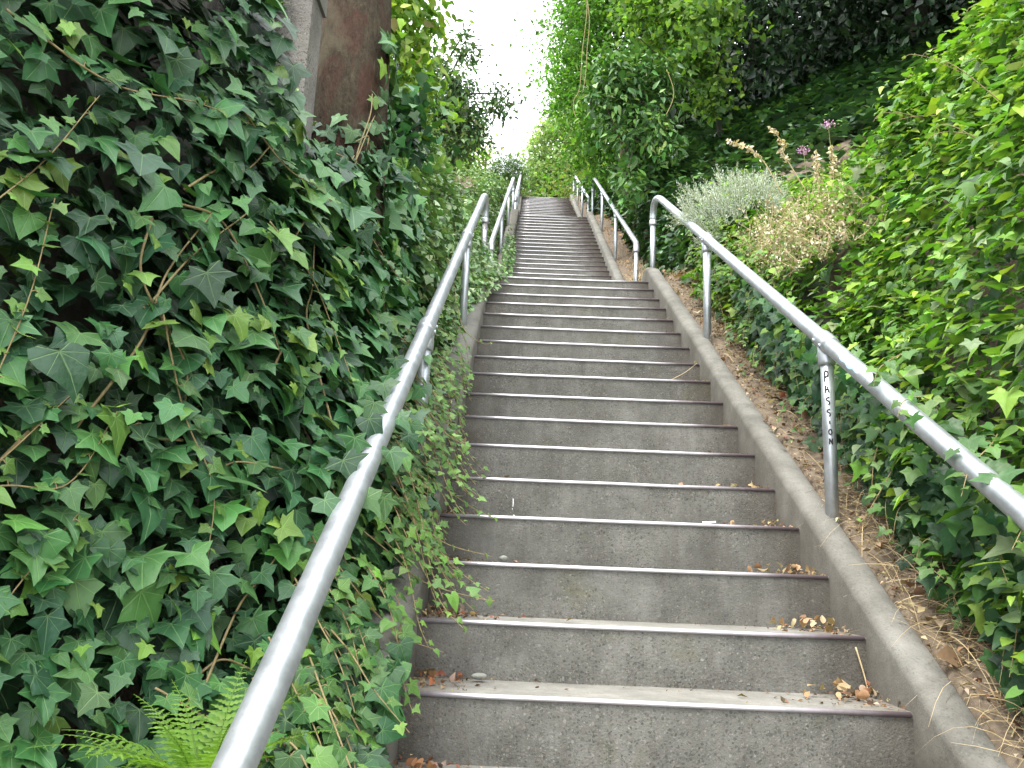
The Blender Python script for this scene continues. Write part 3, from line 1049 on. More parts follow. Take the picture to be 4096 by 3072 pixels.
def shoot(g, stems, pts, rng, size, cols, w, step=0.045, temps=T_IVY, r=0.0026, grow=True, mat_face=None, lift=0.5):
    c = spline(pts, 40)
    seg = np.linalg.norm(np.diff(c, axis=0), axis=1)
    L_ = np.concatenate([[0], np.cumsum(seg)])
    tube(stems, c, np.linspace(r, r * 0.4, len(c)), 6)
    n = max(2, int(L_[-1] / step))
    tt = (np.arange(n) + 0.6) / n
    P = np.column_stack([np.interp(tt * L_[-1], L_, c[:, k]) for k in range(3)])
    D = np.gradient(P, axis=0)
    D = norm(D)
    out = np.array(mat_face if mat_face is not None else (0.7, -0.5, 0.5))
    Nn = norm(out + rng.normal(0, 0.33, (n, 3)) + np.array((0, 0, lift)))
    side = np.cross(Nn, D) * np.where(np.arange(n) % 2, 1, -1)[:, None]
    T = norm(side * 0.8 + D * 0.5 + np.array((0, 0, -0.5)) + rng.normal(0, 0.25, (n, 3)))
    s = size * (1 - 0.55 * tt * grow) * np.exp(rng.normal(0, 0.2, n))
    off = side * (s * 0.35)[:, None] + Nn * 0.006
    for a, b in zip(P, P + off):
        tube(stems, [a, (a + b) / 2 + np.array((0, 0, 0.004)), b], 0.0011, 5, None, False)
    cc = pick(rng, n, cols, w)
    f = (0.5 * tt ** 2 * grow)[:, None]
    cc = cc * (1 - f) + np.array((0.15, 0.27, 0.045)) * f
    add_leaves(g, P + off, Nn, T, s, cc, temps, rng)


YG = [(0.05, 0.13, 0.03), (0.085, 0.19, 0.035), (0.13, 0.26, 0.045)]
rng = np.random.default_rng(77)


def lp(y, h, o=0.03):
    return (float(left_x(y, h)) + o, y, float(sz(y)) + h)


for pts, sizes in [
    ([lp(-1.55, 0.62), lp(-1.25, 0.72), lp(-1.0, 0.95), lp(-0.85, 1.25), lp(-0.8, 1.5)], 0.07),
    ([lp(-1.3, 1.45), lp(-1.05, 1.42), lp(-0.85, 1.55), lp(-0.72, 1.72)], 0.055),
    ([lp(-1.2, 0.35), lp(-0.98, 0.5), lp(-0.85, 0.72), lp(-0.72, 0.85)], 0.075),
    ([lp(-1.1, 0.9), lp(-0.9, 0.98), lp(-0.75, 0.92), lp(-0.66, 1.02)], 0.06),
    ([lp(-0.55, 1.2), lp(-0.5, 0.95), lp(-0.42, 0.75), lp(-0.44, 0.6)], 0.06),
    ([lp(-0.3, 1.7), lp(-0.1, 1.5), lp(0.15, 1.4), lp(0.35, 1.3)], 0.05),
    ([lp(-0.9, 1.9), lp(-0.7, 1.75), lp(-0.45, 1.7), lp(-0.2, 1.62)], 0.05),
    ([lp(-0.6, 0.45, 0.05), lp(-0.5, 0.3, 0.06), lp(-0.35, 0.2, 0.08), lp(-0.2, 0.12, 0.1)], 0.055),
    ([lp(-1.5, 0.95), lp(-1.2, 1.05), lp(-0.95, 1.0), lp(-0.75, 1.1)], 0.06),
    ([lp(0.6, 1.2), lp(0.8, 1.0, 0.06), lp(1.05, 0.85, 0.1), lp(1.3, 0.8, 0.08)], 0.055),
    ([lp(0.5, 0.9), lp(0.7, 0.7, 0.06), lp(0.9, 0.55, 0.08), lp(1.2, 0.5, 0.1)], 0.055),
    ([lp(-0.2, 1.35, 0.04), lp(0.0, 1.15, 0.05), lp(0.1, 0.95, 0.06), lp(0.12, 0.78, 0.06)], 0.075),
]:
    shoot(g, stems, pts, rng, sizes, DK[3:4] + YG, [2, 3, 2, 0.8])
# bare woody stems on the face
for k in range(26):
    y0 = rng.uniform(-1.6, 0.9)
    h0 = rng.uniform(0.3, 1.5)
    dy, dh = rng.normal(0.15, 0.2), rng.normal(0.0, 0.3)
    pts = [lp(y0 + dy * t + 0.03 * rng.normal(), h0 + dh * t + 0.03 * rng.normal(), 0.0) for t in (0, 0.4, 0.8, 1.2)]
    c = spline(pts, 22)
    tube(stems, c, np.linspace(0.0035, 0.002, 22), 6)
# shoots that spill over the curb and the step ends
def spill(y, x0, drop, ln, size, dy=-0.12):
    z = float(sz(y))
    return [(-0.86, y + 0.05, z + drop), (-0.78, y, z + drop * 0.85 + 0.02), (-0.70, y + dy * 0.4, z + drop * 0.5 + 0.03), (-0.70 + ln * 0.6, y + dy * 0.8, z + drop * 0.2 - 0.02), (-0.70 + ln, y + dy, z - 0.05 + drop * 0.1)]


for y in np.arange(-0.85, 2.2, 0.06):
    dens = 1.0 if y > 0.2 else 0.6
    if rng.random() < dens:
        ln = rng.uniform(0.06, 0.25) if y > 0.25 else rng.uniform(0.0, 0.12)
        if y > 1.3:
            ln *= 0.35
        shoot(g, stems, spill(y, 0, rng.uniform(0.10, 0.45), ln, 0.04, rng.uniform(-0.25, -0.02)), rng, 0.045 if y > 0.2 else 0.055, DK[3:4] + YG, [1.5, 3, 3, 1.2], 0.032)
for y in np.arange(0.25, 1.2, 0.075):
    shoot(g, stems, spill(y, 0, rng.uniform(0.2, 0.55), rng.uniform(-0.02, 0.14), 0.04, rng.uniform(-0.3, 0.0)), rng, 0.038, DK[3:4] + YG, [1.5, 3, 3, 1.2], 0.03)
for y in np.arange(-1.05, -0.05, 0.045):
    z = float(sz(y))
    h = rng.uniform(0.16, 0.4)
    shoot(g, stems, [(-0.92, y + 0.05, z + h + .1), (-0.84, y, z + h), (-0.77, y - 0.04, z + h * .6 + 0.05), (-0.70 + rng.uniform(-.03, .03), y - 0.1, z + 0.09)], rng, 0.055, DK[:4] + YG, [2, 3, 1, 3, 1.5, 1, .4], 0.04)
# long trailers across the lowest visible steps
for pts, s in [([(-0.84, -0.35, 0.12), (-0.74, -0.5, 0.0), (-0.64, -0.62, -0.13), (-0.56, -0.68, -0.24), (-0.47, -0.70, -0.33)], 0.062),
               ([(-0.86, -0.2, 0.2), (-0.76, -0.3, 0.13), (-0.69, -0.36, 0.06), (-0.60, -0.4, -0.02)], 0.05),
               ([(-0.88, -0.05, 0.35), (-0.77, -0.02, 0.22), (-0.68, 0.02, 0.14), (-0.57, 0.05, 0.10)], 0.045),
               ([(-0.88, 0.2, 0.45), (-0.76, 0.22, 0.36), (-0.66, 0.25, 0.28), (-0.52, 0.28, 0.24), (-0.44, 0.27, 0.23)], 0.042),
               ([(-0.88, 0.5, 0.6), (-0.75, 0.45, 0.5), (-0.62, 0.44, 0.40), (-0.46, 0.42, 0.36)], 0.042),
               ([(-0.90, 0.9, 1.05), (-0.76, 0.8, 0.92), (-0.66, 0.72, 0.80), (-0.56, 0.70, 0.74)], 0.06),
               ([(-0.80, 1.9, 1.9), (-0.74, 1.75, 1.68), (-0.68, 1.62, 1.45), (-0.58, 1.58, 1.36), (-0.52, 1.58, 1.37)], 0.03)]:
    shoot(g, stems, pts, rng, s, DK[3:4] + YG, [1.5, 3, 3, 1.5], 0.055)
# climbers on the trunk
for k in range(150):
    f = rng.uniform(-2.4, 0.9)
    z = rng.uniform(1.6, 2.6) if f > -0.75 else rng.uniform(1.5, 2.08)
    c = np.array((-1.195 + 0.20 * math.cos(f), 0.97 + 0.20 * math.sin(f), z))
    out = np.array((math.cos(f), math.sin(f), 0.25))
    add_leaves(g, c[None] + rng.normal(0, 0.012, (1, 3)), norm(out + rng.normal(0, 0.25, 3))[None], np.array([[rng.normal(0, .4), rng.normal(0, .4), -1]]), rng.uniform(0.05, 0.085), pick(rng, 1, DK, [2, 3, 1, 3, .5, .2]), T_IVY, rng)
n = 430
yc = rng.uniform(-1.25, -0.12, n)
xc_ = -0.86 + 0.20 * rng.random(n)
add_leaves(g, np.column_stack([xc_, yc, sz(yc) + 0.13 + 0.10 * rng.random(n) + 0.9 * np.clip(-0.72 - xc_, 0, 1)]), norm(np.array((0.45, -0.65, 0.6)) + rng.normal(0, .35, (n, 3))), np.array((0.4, -.2, -1.0)) + rng.normal(0, .5, (n, 3)), np.clip(rng.lognormal(math.log(.058), .3, n), .03, .09), pick(rng, n, DK, [4, 4, 2, 3, .5, .2]), T_IVY, rng)
n = 330
zp = 1.45 + rng.random(n) ** 1.3 * 0.8
xp = -1.12 - rng.random(n) * 0.33
kp = xp < np.interp(zp, [1.4, 1.78, 1.95, 2.3], [-1.10, -1.15, -1.235, -1.255])
n = int(kp.sum())
add_leaves(g, np.column_stack([xp[kp], 0.20 - 0.03 * rng.random(n), zp[kp]]), norm(np.array((0.25, -1, 0.35)) + rng.normal(0, .3, (n, 3))), np.array((0, 0, -1.0)) + rng.normal(0, .5, (n, 3)), rng.uniform(.045, .08, n), pick(rng, n, DK, [3, 4, 2, 3, .8, .4]), T_IVY, rng)
for y, dx, dz, sz_ in [(-0.44, -.045, .0, .10), (-0.30, -.04, .02, .085), (-0.33, .03, -.05, .075), (-0.20, -.035, .03, .095), (-0.1, -.02, .035, .09), (-0.12, .045, -.04, .085), (0.02, -.03, .03, .08), (0.06, .035, -.03, .07), (0.18, -.035, .02, .075),
                       (0.30, -.04, .0, .08), (0.42, -.04, .01, .07), (-0.02, .06, -.09, .08), (0.1, .06, -.10, .075), (0.22, .05, -.12, .07), (0.33, .05, -.14, .07), (-0.2, .05, -.12, .08), (0.5, .04, -.12, .07), (0.62, .04, -.16, .06), (0.42, .05, -.22, .07), (0.7, .03, -.08, .055)]:
    c = np.array([(-0.772 + dx, y, SL * y + 0.70 + dz + 0.035)])
    add_leaves(g, c, norm(np.array((0.35, -0.8, 0.55)) + rng.normal(0, .22, 3))[None], np.array([[rng.normal(0.2, .5), rng.normal(-.2, .3), -1]]), sz_ * 0.9, pick(rng, 1, DK, [3, 4, 2, 4, .8, .2]), T_IVY, rng)
for k in range(40):
    y = rng.uniform(0.35, 1.15)
    zr = SL * y + rng.uniform(0.2, 0.62)
    shoot(g, stems, [(-0.92, y + .08, zr + .12), (-0.83, y, zr + .05), (-0.76, y - .06, zr - .02), (-0.70 + rng.uniform(0, .05), y - .12, zr - .1)], rng, 0.05, DK[1:4] + YG, [2, 2, 4, 3, 2, .8], 0.04)
g.build('foliage', M_IVY, tl, attrs=True)
stems.build('stems', M_STEM, tl)


# --- ivy banks further up
def bank_ivy(root_args, side, y0, y1, n, size, cols, w, x0f, depth, hill, hf, seed, temps=T_IVYS, mat=None, spillx=0.0, hmin=0.0, lift=0.8, dens_pow=1.0, extra=None, ur=(0, 1.95)):
    rng = np.random.default_rng(seed)
    root = thing(*root_args)
    g = Geo()
    y = y0 + (y1 - y0) * rng.random(n) ** dens_pow
    u = ur[0] + rng.random(n) * (ur[1] - ur[0])
    H = hf(y) + 0.12 * wob(y * 1.3, u, seed + 1)
    uu = np.clip(u, 0, 1)
    ex = np.clip(u - 1, 0, None)
    dx = depth * (1 - np.cos(uu * PI / 2)) + ex * hill[0]
    hh = hmin + (H - hmin) * np.sin(uu * PI / 2) + ex * hill[1]
    bul = 0.09 * wob(y * 2.2, u * 3, seed + 2)
    x = x0f(y) + dx - bul * np.clip(1.2 - u, 0.3, 1) + spillx * np.exp(-u * 5) * (wob(y * 3, u, seed + 5) + 0.2)
    ins = rng.exponential(0.045, n)
    out = np.column_stack([-np.cos(uu * PI / 2) - 0.1, np.full(n, -0.35), np.sin(uu * PI / 2) + 0.25])
    out = norm(out)
    zz = np.where(u > 1, np.maximum(sz(y) + hh, ground_h(side * x, y) + 0.07), sz(y) + hh)
    P = np.column_stack([x, y, zz + 0.04 * rng.normal(0, 1, n)]) - out * ins[:, None]
    P[:, 0] *= side
    out[:, 0] *= side
    Nn, T = orient(rng, n, out, face=0.7, lift=lift, jn=0.42, jt=0.7)
    s = np.clip(rng.lognormal(math.log(size), 0.28, n), size * 0.45, size * 1.8)
    add_leaves(g, P, Nn, T, s, pick(rng, n, cols, w), temps, rng)
    if extra:
        extra(g, rng)
    g.build('foliage', mat or M_IVYF, root, attrs=True)
    return root


LT = [(0.17, 0.29, 0.10), (0.11, 0.23, 0.065), (0.23, 0.34, 0.15), (0.055, 0.125, 0.04), (0.29, 0.38, 0.21)]


def spill_l1(g, rng):
    # small shoots over the curb of the first flight near the landing
    n = 1500
    y = np.clip(rng.normal(3.9, 0.65, n), 2.3, 5.3)
    t = rng.random(n)
    reach = 0.22 * np.exp(-((y - 4.1) / 0.75) ** 2) + 0.03
    x = -0.84 + t * reach * rng.uniform(0.5, 1.2, n) + 0.02
    z = sz(y) + 0.13 + 0.28 * rng.random(n) * (1 - t * 0.7) - 0.06 * t
    Nn, T = orient(rng, n, np.tile((0.6, -0.5, 0.4), (n, 1)), jn=0.4, jt=0.6)
    add_leaves(g, np.column_stack([x, y, z]), Nn, T, np.clip(rng.lognormal(math.log(0.036), 0.25, n), .02, .06), pick(rng, n, LT, [4, 3, 3, 1.5, 1]), T_IVYS, rng)
    n = 500
    y = np.clip(rng.normal(8.3, 0.9, n), 6.4, 12)
    x = -0.70 + rng.random(n) * 0.16
    z = sz(y) + 0.1 + 0.2 * rng.random(n)
    Nn, T = orient(rng, n, np.tile((0.6, -0.5, 0.4), (n, 1)), jn=0.4, jt=0.6)
    add_leaves(g, np.column_stack([x, y, z]), Nn, T, 0.045, pick(rng, n, LT, [2, 3, 2, 3, 1]), T_IVYS, rng)


bank_ivy(('ivy', (-1.0, 4.0, 2.6), 'pale small-leaved ivy bank behind the left handrails, spilling over the curb', 'ivy', 'ivy masses along the steps'),
         -1, 2.0, 20.2, 30000, 0.048, LT, [4, 4, 3, 2.5, 1.5], lambda y: 0.86 + 0.03 * sstep(2, 4, y) - 0.12 * sstep(5.5, 14, y), 0.42, (2.4, 0.75), HL, 41, spillx=-0.05, lift=0.45, dens_pow=1.35, extra=spill_l1)

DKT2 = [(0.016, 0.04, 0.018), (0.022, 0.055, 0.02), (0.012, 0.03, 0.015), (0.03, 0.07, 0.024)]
IR = [(0.026, 0.068, 0.026), (0.038, 0.095, 0.030), (0.055, 0.13, 0.036), (0.018, 0.045, 0.02), (0.10, 0.19, 0.04)]
bank_ivy(('ivy', (1.2, 7.0, 3.5), 'dark ivy bank climbing the slope behind the middle flight on the right', 'ivy', 'ivy masses along the steps'),
         1, 3.6, 20.5, 26000, 0.082, IR, [4, 5, 3, 3, 0.6], lambda y: 1.04 + 0.14 * sstep(4.5, 6.5, y) - 0.06 * sstep(9, 14, y), 0.5, (4.2, 2.75), HR, 42, dens_pow=1.25)

bank_ivy(('ivy', (1.8, 9.0, 6.0), 'glossy ivy along the crown of the bank behind the silver shrub, lit from the steps', 'ivy', 'ivy masses along the steps'),
         1, 5.5, 13.5, 15000, 0.095, IR, [4, 5, 3, 3, 0.9], lambda y: 1.12 + 0 * y, 0.5, (4.2, 2.75), HR, 44, ur=(0.75, 1.75))
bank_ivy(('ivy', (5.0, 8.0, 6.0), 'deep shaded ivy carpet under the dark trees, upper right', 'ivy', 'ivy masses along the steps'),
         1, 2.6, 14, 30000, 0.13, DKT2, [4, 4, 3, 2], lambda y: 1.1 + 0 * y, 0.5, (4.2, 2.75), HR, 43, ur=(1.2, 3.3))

# --- bright mixed vine hedge on the right, near
VG = [(0.105, 0.235, 0.034), (0.155, 0.305, 0.040), (0.070, 0.165, 0.034), (0.23, 0.38, 0.045), (0.19, 0.28, 0.12), (0.28, 0.40, 0.07), (0.032, 0.085, 0.026)]
th = thing('vine_hedge', (1.3, 0.6, 0.5), 'bright green tangle of vines leaning over the right handrail in the foreground', 'hedge')
g = Geo()


RAG = [(0, 0), (0.2, -0.06), (0.30, 0.12), (0.22, 0.26), (0.40, 0.34), (0.26, 0.52), (0.20, 0.72), (0, 1.0)]
T_MIX = T_OV[:3] + [star_leaf(RAG, False, 0.12, _r, 0.25, 0.1 + 0.12 * k) for k in range(3)] + T_IVYS[:2]


def hedge_pos(y, u, seed=50):
    H = HR(y) + 0.16 * wob(y * 1.6, u * 0.5, seed)
    x0 = np.interp(y, [-2.2, -0.6, 0.3, 0.9, 1.6, 2.6, 4.2], [0.80, 0.86, 0.90, 0.98, 1.02, 1.0, 0.98])
    dep = 0.86 * np.clip(H / 1.6, 0.5, 1.75)
    uu = np.clip(u, 0, 1)
    ex = np.clip(u - 1, 0, None)
    h0 = np.interp(y, [-2, -0.5, 0.2, 1.0, 1.6, 2.6, 4], [0.25, 0.25, 0.26, 0.27, 0.24, 0.10, 0.08])
    x = x0 + dep * (0.55 * uu + 0.45 * (1 - np.cos(uu * PI / 2))) + ex * 2.0
    h = h0 + (H - h0) * np.sin(uu * PI / 2) + ex * 0.5
    return x, h


def hedge_layer(n, size, cols, w, seed, temps, ins, lift, umax=1.5, y0=-2.0, y1=4.3, jn=0.4):
    rng = np.random.default_rng(seed)
    y = rng.uniform(y0, y1, n)
    u = rng.random(n) * umax
    x, h = hedge_pos(y, u)
    e = 0.01
    x2, h2 = hedge_pos(y, np.clip(u + e, 0, 3))
    tx, thh = x2 - x, h2 - h
    out = norm(np.column_stack([-thh, np.full(n, -0.4) * np.hypot(tx, thh), tx]))
    bul = 0.10 * wob(y * 2.4, u * 4, 61)
    P = np.column_stack([x, y, sz(y) + h]) + out * (bul - ins(rng, n))[:, None]
    Nn, T = orient(rng, n, out, face=0.5, lift=lift, jn=jn, jt=0.8, down=0.7)
    s = np.clip(rng.lognormal(math.log(size), 0.3, n), size * 0.4, size * 1.9)
    # more ivy low down, softer vines higher up
    add_leaves(g, P, Nn, T, s, pick(rng, n, cols, w), temps, rng)


hedge_layer(8000, 0.056, VG, [3, 1, 4, 0.3, 1, 0, 4], 51, T_OV, lambda r, n: r.uniform(0.06, 0.22, n), 0.5)
hedge_layer(10500, 0.047, VG, [5, 4, 3, 2, 2.5, 1, 1], 52, T_MIX, lambda r, n: r.normal(0.0, 0.03, n), 1.35)
hedge_layer(2600, 0.040, VG, [2, 5, 1, 4, 2, 2, 0], 53, T_OV, lambda r, n: r.normal(-0.05, 0.03, n), 1.1)
hedge_layer(1700, 0.052, VG, [4, 3, 4, 1, 1, 0.5, 3], 54, T_IVY, lambda r, n: r.normal(-0.01, 0.04, n), 0.6, umax=0.5)
hedge_layer(12000, 0.050, VG, [5, 4, 3, 2, 2.5, 1, 1], 57, T_MIX, lambda r, n: r.normal(0.02, 0.05, n), 1.3, y0=-1.7, y1=1.6, umax=1.2)
hedge_layer(10000, 0.060, VG, [4, 1, 4, 0.5, 1, 0, 4], 58, T_OV, lambda r, n: r.uniform(0.06, 0.2, n), 0.5, y0=-1.7, y1=1.6, umax=1.2)
hst = Geo()
rng = np.random.default_rng(91)


def hp(y, u, o=0.05):
    x, h = hedge_pos(np.array(y), np.array(u))
    return (float(x) - o, y, float(sz(y)) + float(h) + o * 0.3)


for k in range(46):                                     # arching vine tips that break the outline
    y = rng.uniform(-0.9, 2.9)
    u = rng.uniform(0.25, 1.05)
    a = np.array(hp(y, u, 0.0))
    ln = rng.uniform(0.12, 0.34)
    d = norm(np.array((-0.8 + rng.normal(0, .3), -0.1 + rng.normal(0, 0.6), 0.5 + rng.normal(0, .3))))
    shoot(g, hst, [a, a + d * ln * .5, a + d * ln * 0.85 + np.array((0, 0, -0.03)), a + d * ln + np.array((0, 0, -0.08))], rng, 0.055, VG[:6], [2, 4, 1, 4, 1, 2], 0.042, T_OV, 0.002)
# ivy strands that reach across the rail
for pts, s in [([(0.95, 0.0, 0.75), (0.86, -0.12, 0.70), (0.76, -0.2, 0.63), (0.70, -0.26, 0.55)], 0.06),
               ([(0.93, 0.25, 0.85), (0.83, 0.16, 0.88), (0.75, 0.12, 0.86), (0.70, 0.06, 0.80)], 0.055),
               ([(0.96, 0.5, 0.9), (0.86, 0.44, 0.72), (0.76, 0.42, 0.56), (0.71, 0.40, 0.50)], 0.05),
               ([(0.95, 0.42, 1.1), (0.85, 0.36, 1.06), (0.76, 0.30, 1.0), (0.72, 0.26, 0.93)], 0.06),
               ([(0.95, -0.1, 0.5), (0.88, -0.18, 0.36), (0.83, -0.22, 0.22), (0.79, -0.25, 0.13)], 0.05),
               ([(1.0, 0.75, 1.0), (0.9, 0.62, 0.85), (0.84, 0.56, 0.74), (0.80, 0.5, 0.62)], 0.06),
               ([(1.02, 0.55, 0.5), (0.92, 0.35, 0.42), (0.84, 0.2, 0.38), (0.8, 0.05, 0.35)], 0.05),
               ([(1.05, -0.2, 0.3), (0.97, -0.33, 0.16), (0.94, -0.4, 0.0), (0.90, -0.45, -0.14)], 0.055),
               ([(1.1, 0.4, 0.62), (0.98, 0.22, 0.5), (0.95, 0.1, 0.36), (0.92, 0.0, 0.22)], 0.055),
               ([(0.96, -0.3, 0.62), (0.86, -0.36, 0.56), (0.78, -0.40, 0.5), (0.72, -0.42, 0.42)], 0.06)]:
    shoot(g, hst, pts, rng, s, DK[3:4] + YG, [3, 3, 2, 1], 0.05, T_IVY, 0.0024, mat_face=(-0.6, -0.6, 0.4))
for k in range(60):
    y = rng.uniform(2.2, 4.4)
    b = np.array((1.12 + rng.normal(0, .05), y, float(sz(y)) + rng.uniform(0.3, 0.75)))
    q = b + np.array((rng.uniform(-0.22, -0.08), rng.uniform(-0.3, -0.05), -rng.uniform(0.05, 0.3)))
    q[2] = max(q[2], float(ground_h(q[0], q[1])) + 0.03)
    shoot(g, hst, [b, (b + q) / 2 + np.array((-0.04, 0, 0.04)), q], rng, 0.05, VG[:5], [4, 4, 3, 2, 2], 0.035, T_IVY, 0.002, mat_face=(-0.6, -0.5, 0.7))
for y, dx, dz, sz_ in [(0.36, .05, .03, .06), (0.30, -.01, .035, .065), (0.24, .05, .02, .06), (0.12, .04, .035, .07), (0.05, -.03, .03, .06), (0.0, .045, .03, .07), (-0.1, .045, .035, .075), (-0.16, -.03, .03, .06), (-0.22, .04, .035, .075), (-0.3, .0, .038, .08), (-0.36, .045, .03, .08),
                       (0.5, .055, .0, .055), (0.62, .05, .02, .055), (1.05, .05, .02, .05), (1.3, .045, .025, .05), (0.46, .03, -.09, .065), (0.3, .03, -.10, .07), (0.12, .02, -.12, .07), (-0.05, .03, -.12, .07), (-0.2, .02, -.13, .07), (0.2, .03, -.2, .07), (0.0, .04, -.24, .07), (0.4, .05, -.22, .065), (-0.25, .03, -.24, .07)]:
    c = np.array([(0.77 + dx, y, SL * y + 0.742 + dz)])
    add_leaves(g, c, norm(np.array((-0.35, -0.7, 0.65)) + rng.normal(0, .25, 3))[None], np.array([[rng.normal(-0.3, .5), rng.normal(-.2, .3), -1]]), sz_ * .85, pick(rng, 1, DK[1:4] + YG, [2, 1, 4, 3, 2, 1]), T_IVY, rng)
n = 1050                                                  # darker ivy hanging below the rail
yi = rng.uniform(-0.75, 2.6, n)
hi = rng.uniform(0.09, 0.60, n)
xi = np.interp(yi, [-0.7, 0.3, 0.9, 1.6, 2.6], [0.86, 0.90, 0.93, 0.95, 0.94]) + 0.20 * np.clip(0.42 - hi, 0, 1) + rng.normal(0, .03, n)
add_leaves(g, np.column_stack([xi, yi, sz(yi) + hi]), norm(np.array((-0.7, -0.6, 0.4)) + rng.normal(0, .35, (n, 3))), np.array((-.2, -.1, -1.0)) + rng.normal(0, .5, (n, 3)), np.clip(rng.lognormal(math.log(.055), .3, n), .03, .08), pick(rng, n, DK, [4, 4, 2, 4, .8, .3]), T_IVY, rng)
# ivy fringe along the foot of the hedge
for k in range(110):
    y = rng.uniform(-0.6, 3.2)
    b = np.array((1.02 + rng.normal(0, .05), y, float(sz(y)) + rng.uniform(0.15, 0.55)))
    q = b + np.array((rng.uniform(-0.16, 0.0), rng.uniform(-0.2, 0.05), -rng.uniform(0.08, 0.28)))
    q[2] = max(q[2], float(ground_h(q[0], q[1])) + 0.02)
    shoot(g, hst, [b, (b + q) / 2 + np.array((-0.04, 0, 0.03)), q], rng, 0.05, DK[1:4] + YG[:2], [2, 3, 3, 2, 1], 0.045, T_IVY, 0.002, mat_face=(-0.7, -0.6, 0.3))
g.build('foliage', M_LEAF, th, attrs=True)
hst.build('stems', M_STEM, th)

# --- rubble wall glimpsed below the hedge
rw = thing('stone_wall', (1.25, 1.2, 1.0), 'dark rough stone wall half hidden under the right-hand hedge', 'wall')
g = Geo()
rng = np.random.default_rng(8)
for c in range(5):
    y = -1.6 + 0.1 * c
    while y < 3.3:
        ln = rng.uniform(0.14, 0.30)
        zc = float(sz(y + ln / 2)) + 0.02 + c * 0.125
        V = []
        nn = 5
        for a in np.linspace(-1, 1, nn):
            for b in np.linspace(-1, 1, nn):
                rr = max(abs(a), abs(b))
                V.append((1.245 - 0.05 * (1 - rr ** 4) + 0.018 * rng.normal() * (1 - rr), y + ln / 2 + a * (ln / 2 - 0.008), zc + 0.06 + b * 0.056 + SL * a * ln * 0.25))
        Q = [(p * nn + q, p * nn + q + 1, (p + 1) * nn + q + 1, (p + 1) * nn + q) for p in range(nn - 1) for q in range(nn - 1)]
        g.add(V, None, Q)
        y += ln
g.build('stones', M_STONE, rw)

# ------------------------------------------------------------------ trees
def crown(g, blobs, n_clump, per, size, cols, w, seed, temps=T_DI, spread=0.35, flat=0.75, lift=0.5, shell=0.55, top_light=None, down=0.6):
    rng = np.random.default_rng(seed)
    vol = np.array([b[3] * b[4] * b[5] for b in blobs]) ** 0.75
    cl = []
    ncl = rng.multinomial(n_clump, vol / vol.sum())
    for b, m in zip(blobs, ncl):
        d = norm(rng.normal(0, 1, (m, 3)))
        rr = shell + (1.02 - shell) * rng.random((m, 1)) ** 0.6
        cl.append(np.array(b[:3]) + d * rr * np.array(b[3:6]) * (1 + 0.18 * rng.normal(0, 1, (m, 1))))
    cl = np.concatenate(cl)
    m = len(cl)
    cs = np.exp(rng.normal(0, 0.3, m)) * spread
    tone = np.exp(rng.normal(0, 0.22, (m, 1)))
    k = np.repeat(np.arange(m), per)
    n = len(k)
    off = rng.normal(0, 1, (n, 3)) * np.array((1, 1, flat))
    P = cl[k] + off * cs[k][:, None] * 0.6
    cen = np.array([np.average([b[:3] for b in blobs], axis=0, weights=vol)])
    out = norm(P - cen)
    Nn = norm(0.4 * out + lift * np.array((0, 0, 1.0)) + rng.normal(0, 0.5, (n, 3)))
    T = norm(0.5 * norm(off) + np.array((0, 0, -down)) + rng.normal(0, 0.55, (n, 3)))
    add_leaves(g, P, Nn, T, size * np.exp(rng.normal(0, 0.25, n)), pick(rng, n, cols, w) * tone[k], temps, rng)
    return cl


def limbs(g, trunk_pts, cl, rng, r0, n=14, seg=7, start=0.35):
    tp = spline(trunk_pts, 30)
    idx = rng.choice(len(cl), min(n, len(cl)), replace=False)
    for q in idx:
        e = cl[q]
        k = int(len(tp) * rng.uniform(start, 0.95))
        a = tp[k]
        md = (a + e) / 2 + rng.normal(0, 0.12, 3) * np.linalg.norm(e - a) * 0.5
        c = spline([a, md, e], 12)
        tube(g, c, np.linspace(r0 * (1 - 0.6 * k / len(tp)), r0 * 0.15, 12), seg)


def tree(name, label, base, trunk_pts, r0, r1, bark, blobs, n_clump, per, size, cols, w, seed, temps=T_DI, mat=None, nl=14, group=None, **kw):
    root = thing(name, tuple(base), label, {'shrub': 'shrub', 'ivy_clump': 'ivy', 'climbing_vine_thicket': 'climber'}.get(name, 'tree'), group)
    g = Geo()
    tseg = Geo()
    cl = crown(g, blobs, n_clump, per, size, cols, w, seed, temps, **kw)
    trunk_mesh(tseg, trunk_pts, r0, r1, 14, 0.06, seed)
    limbs(tseg, trunk_pts, cl, np.random.default_rng(seed + 1), r0 * 0.45, nl)
    tseg.build('trunk', bark, root)
    g.build('crown', mat or M_LEAF, root, attrs=True)
    return root


def gz(x, y):
    return float(ground_h(x, y))


BR = [(0.11, 0.26, 0.032), (0.085, 0.21, 0.03), (0.16, 0.31, 0.045), (0.055, 0.14, 0.028)]
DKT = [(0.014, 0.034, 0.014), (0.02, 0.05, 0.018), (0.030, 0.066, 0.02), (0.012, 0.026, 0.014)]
PALE = [(0.24, 0.34, 0.14), (0.19, 0.29, 0.10), (0.30, 0.39, 0.20), (0.14, 0.21, 0.07)]
YEL = [(0.18, 0.30, 0.04), (0.13, 0.25, 0.035), (0.08, 0.17, 0.03), (0.25, 0.34, 0.07), (0.18, 0.18, 0.05)]
TREES = 'trees along the steps'
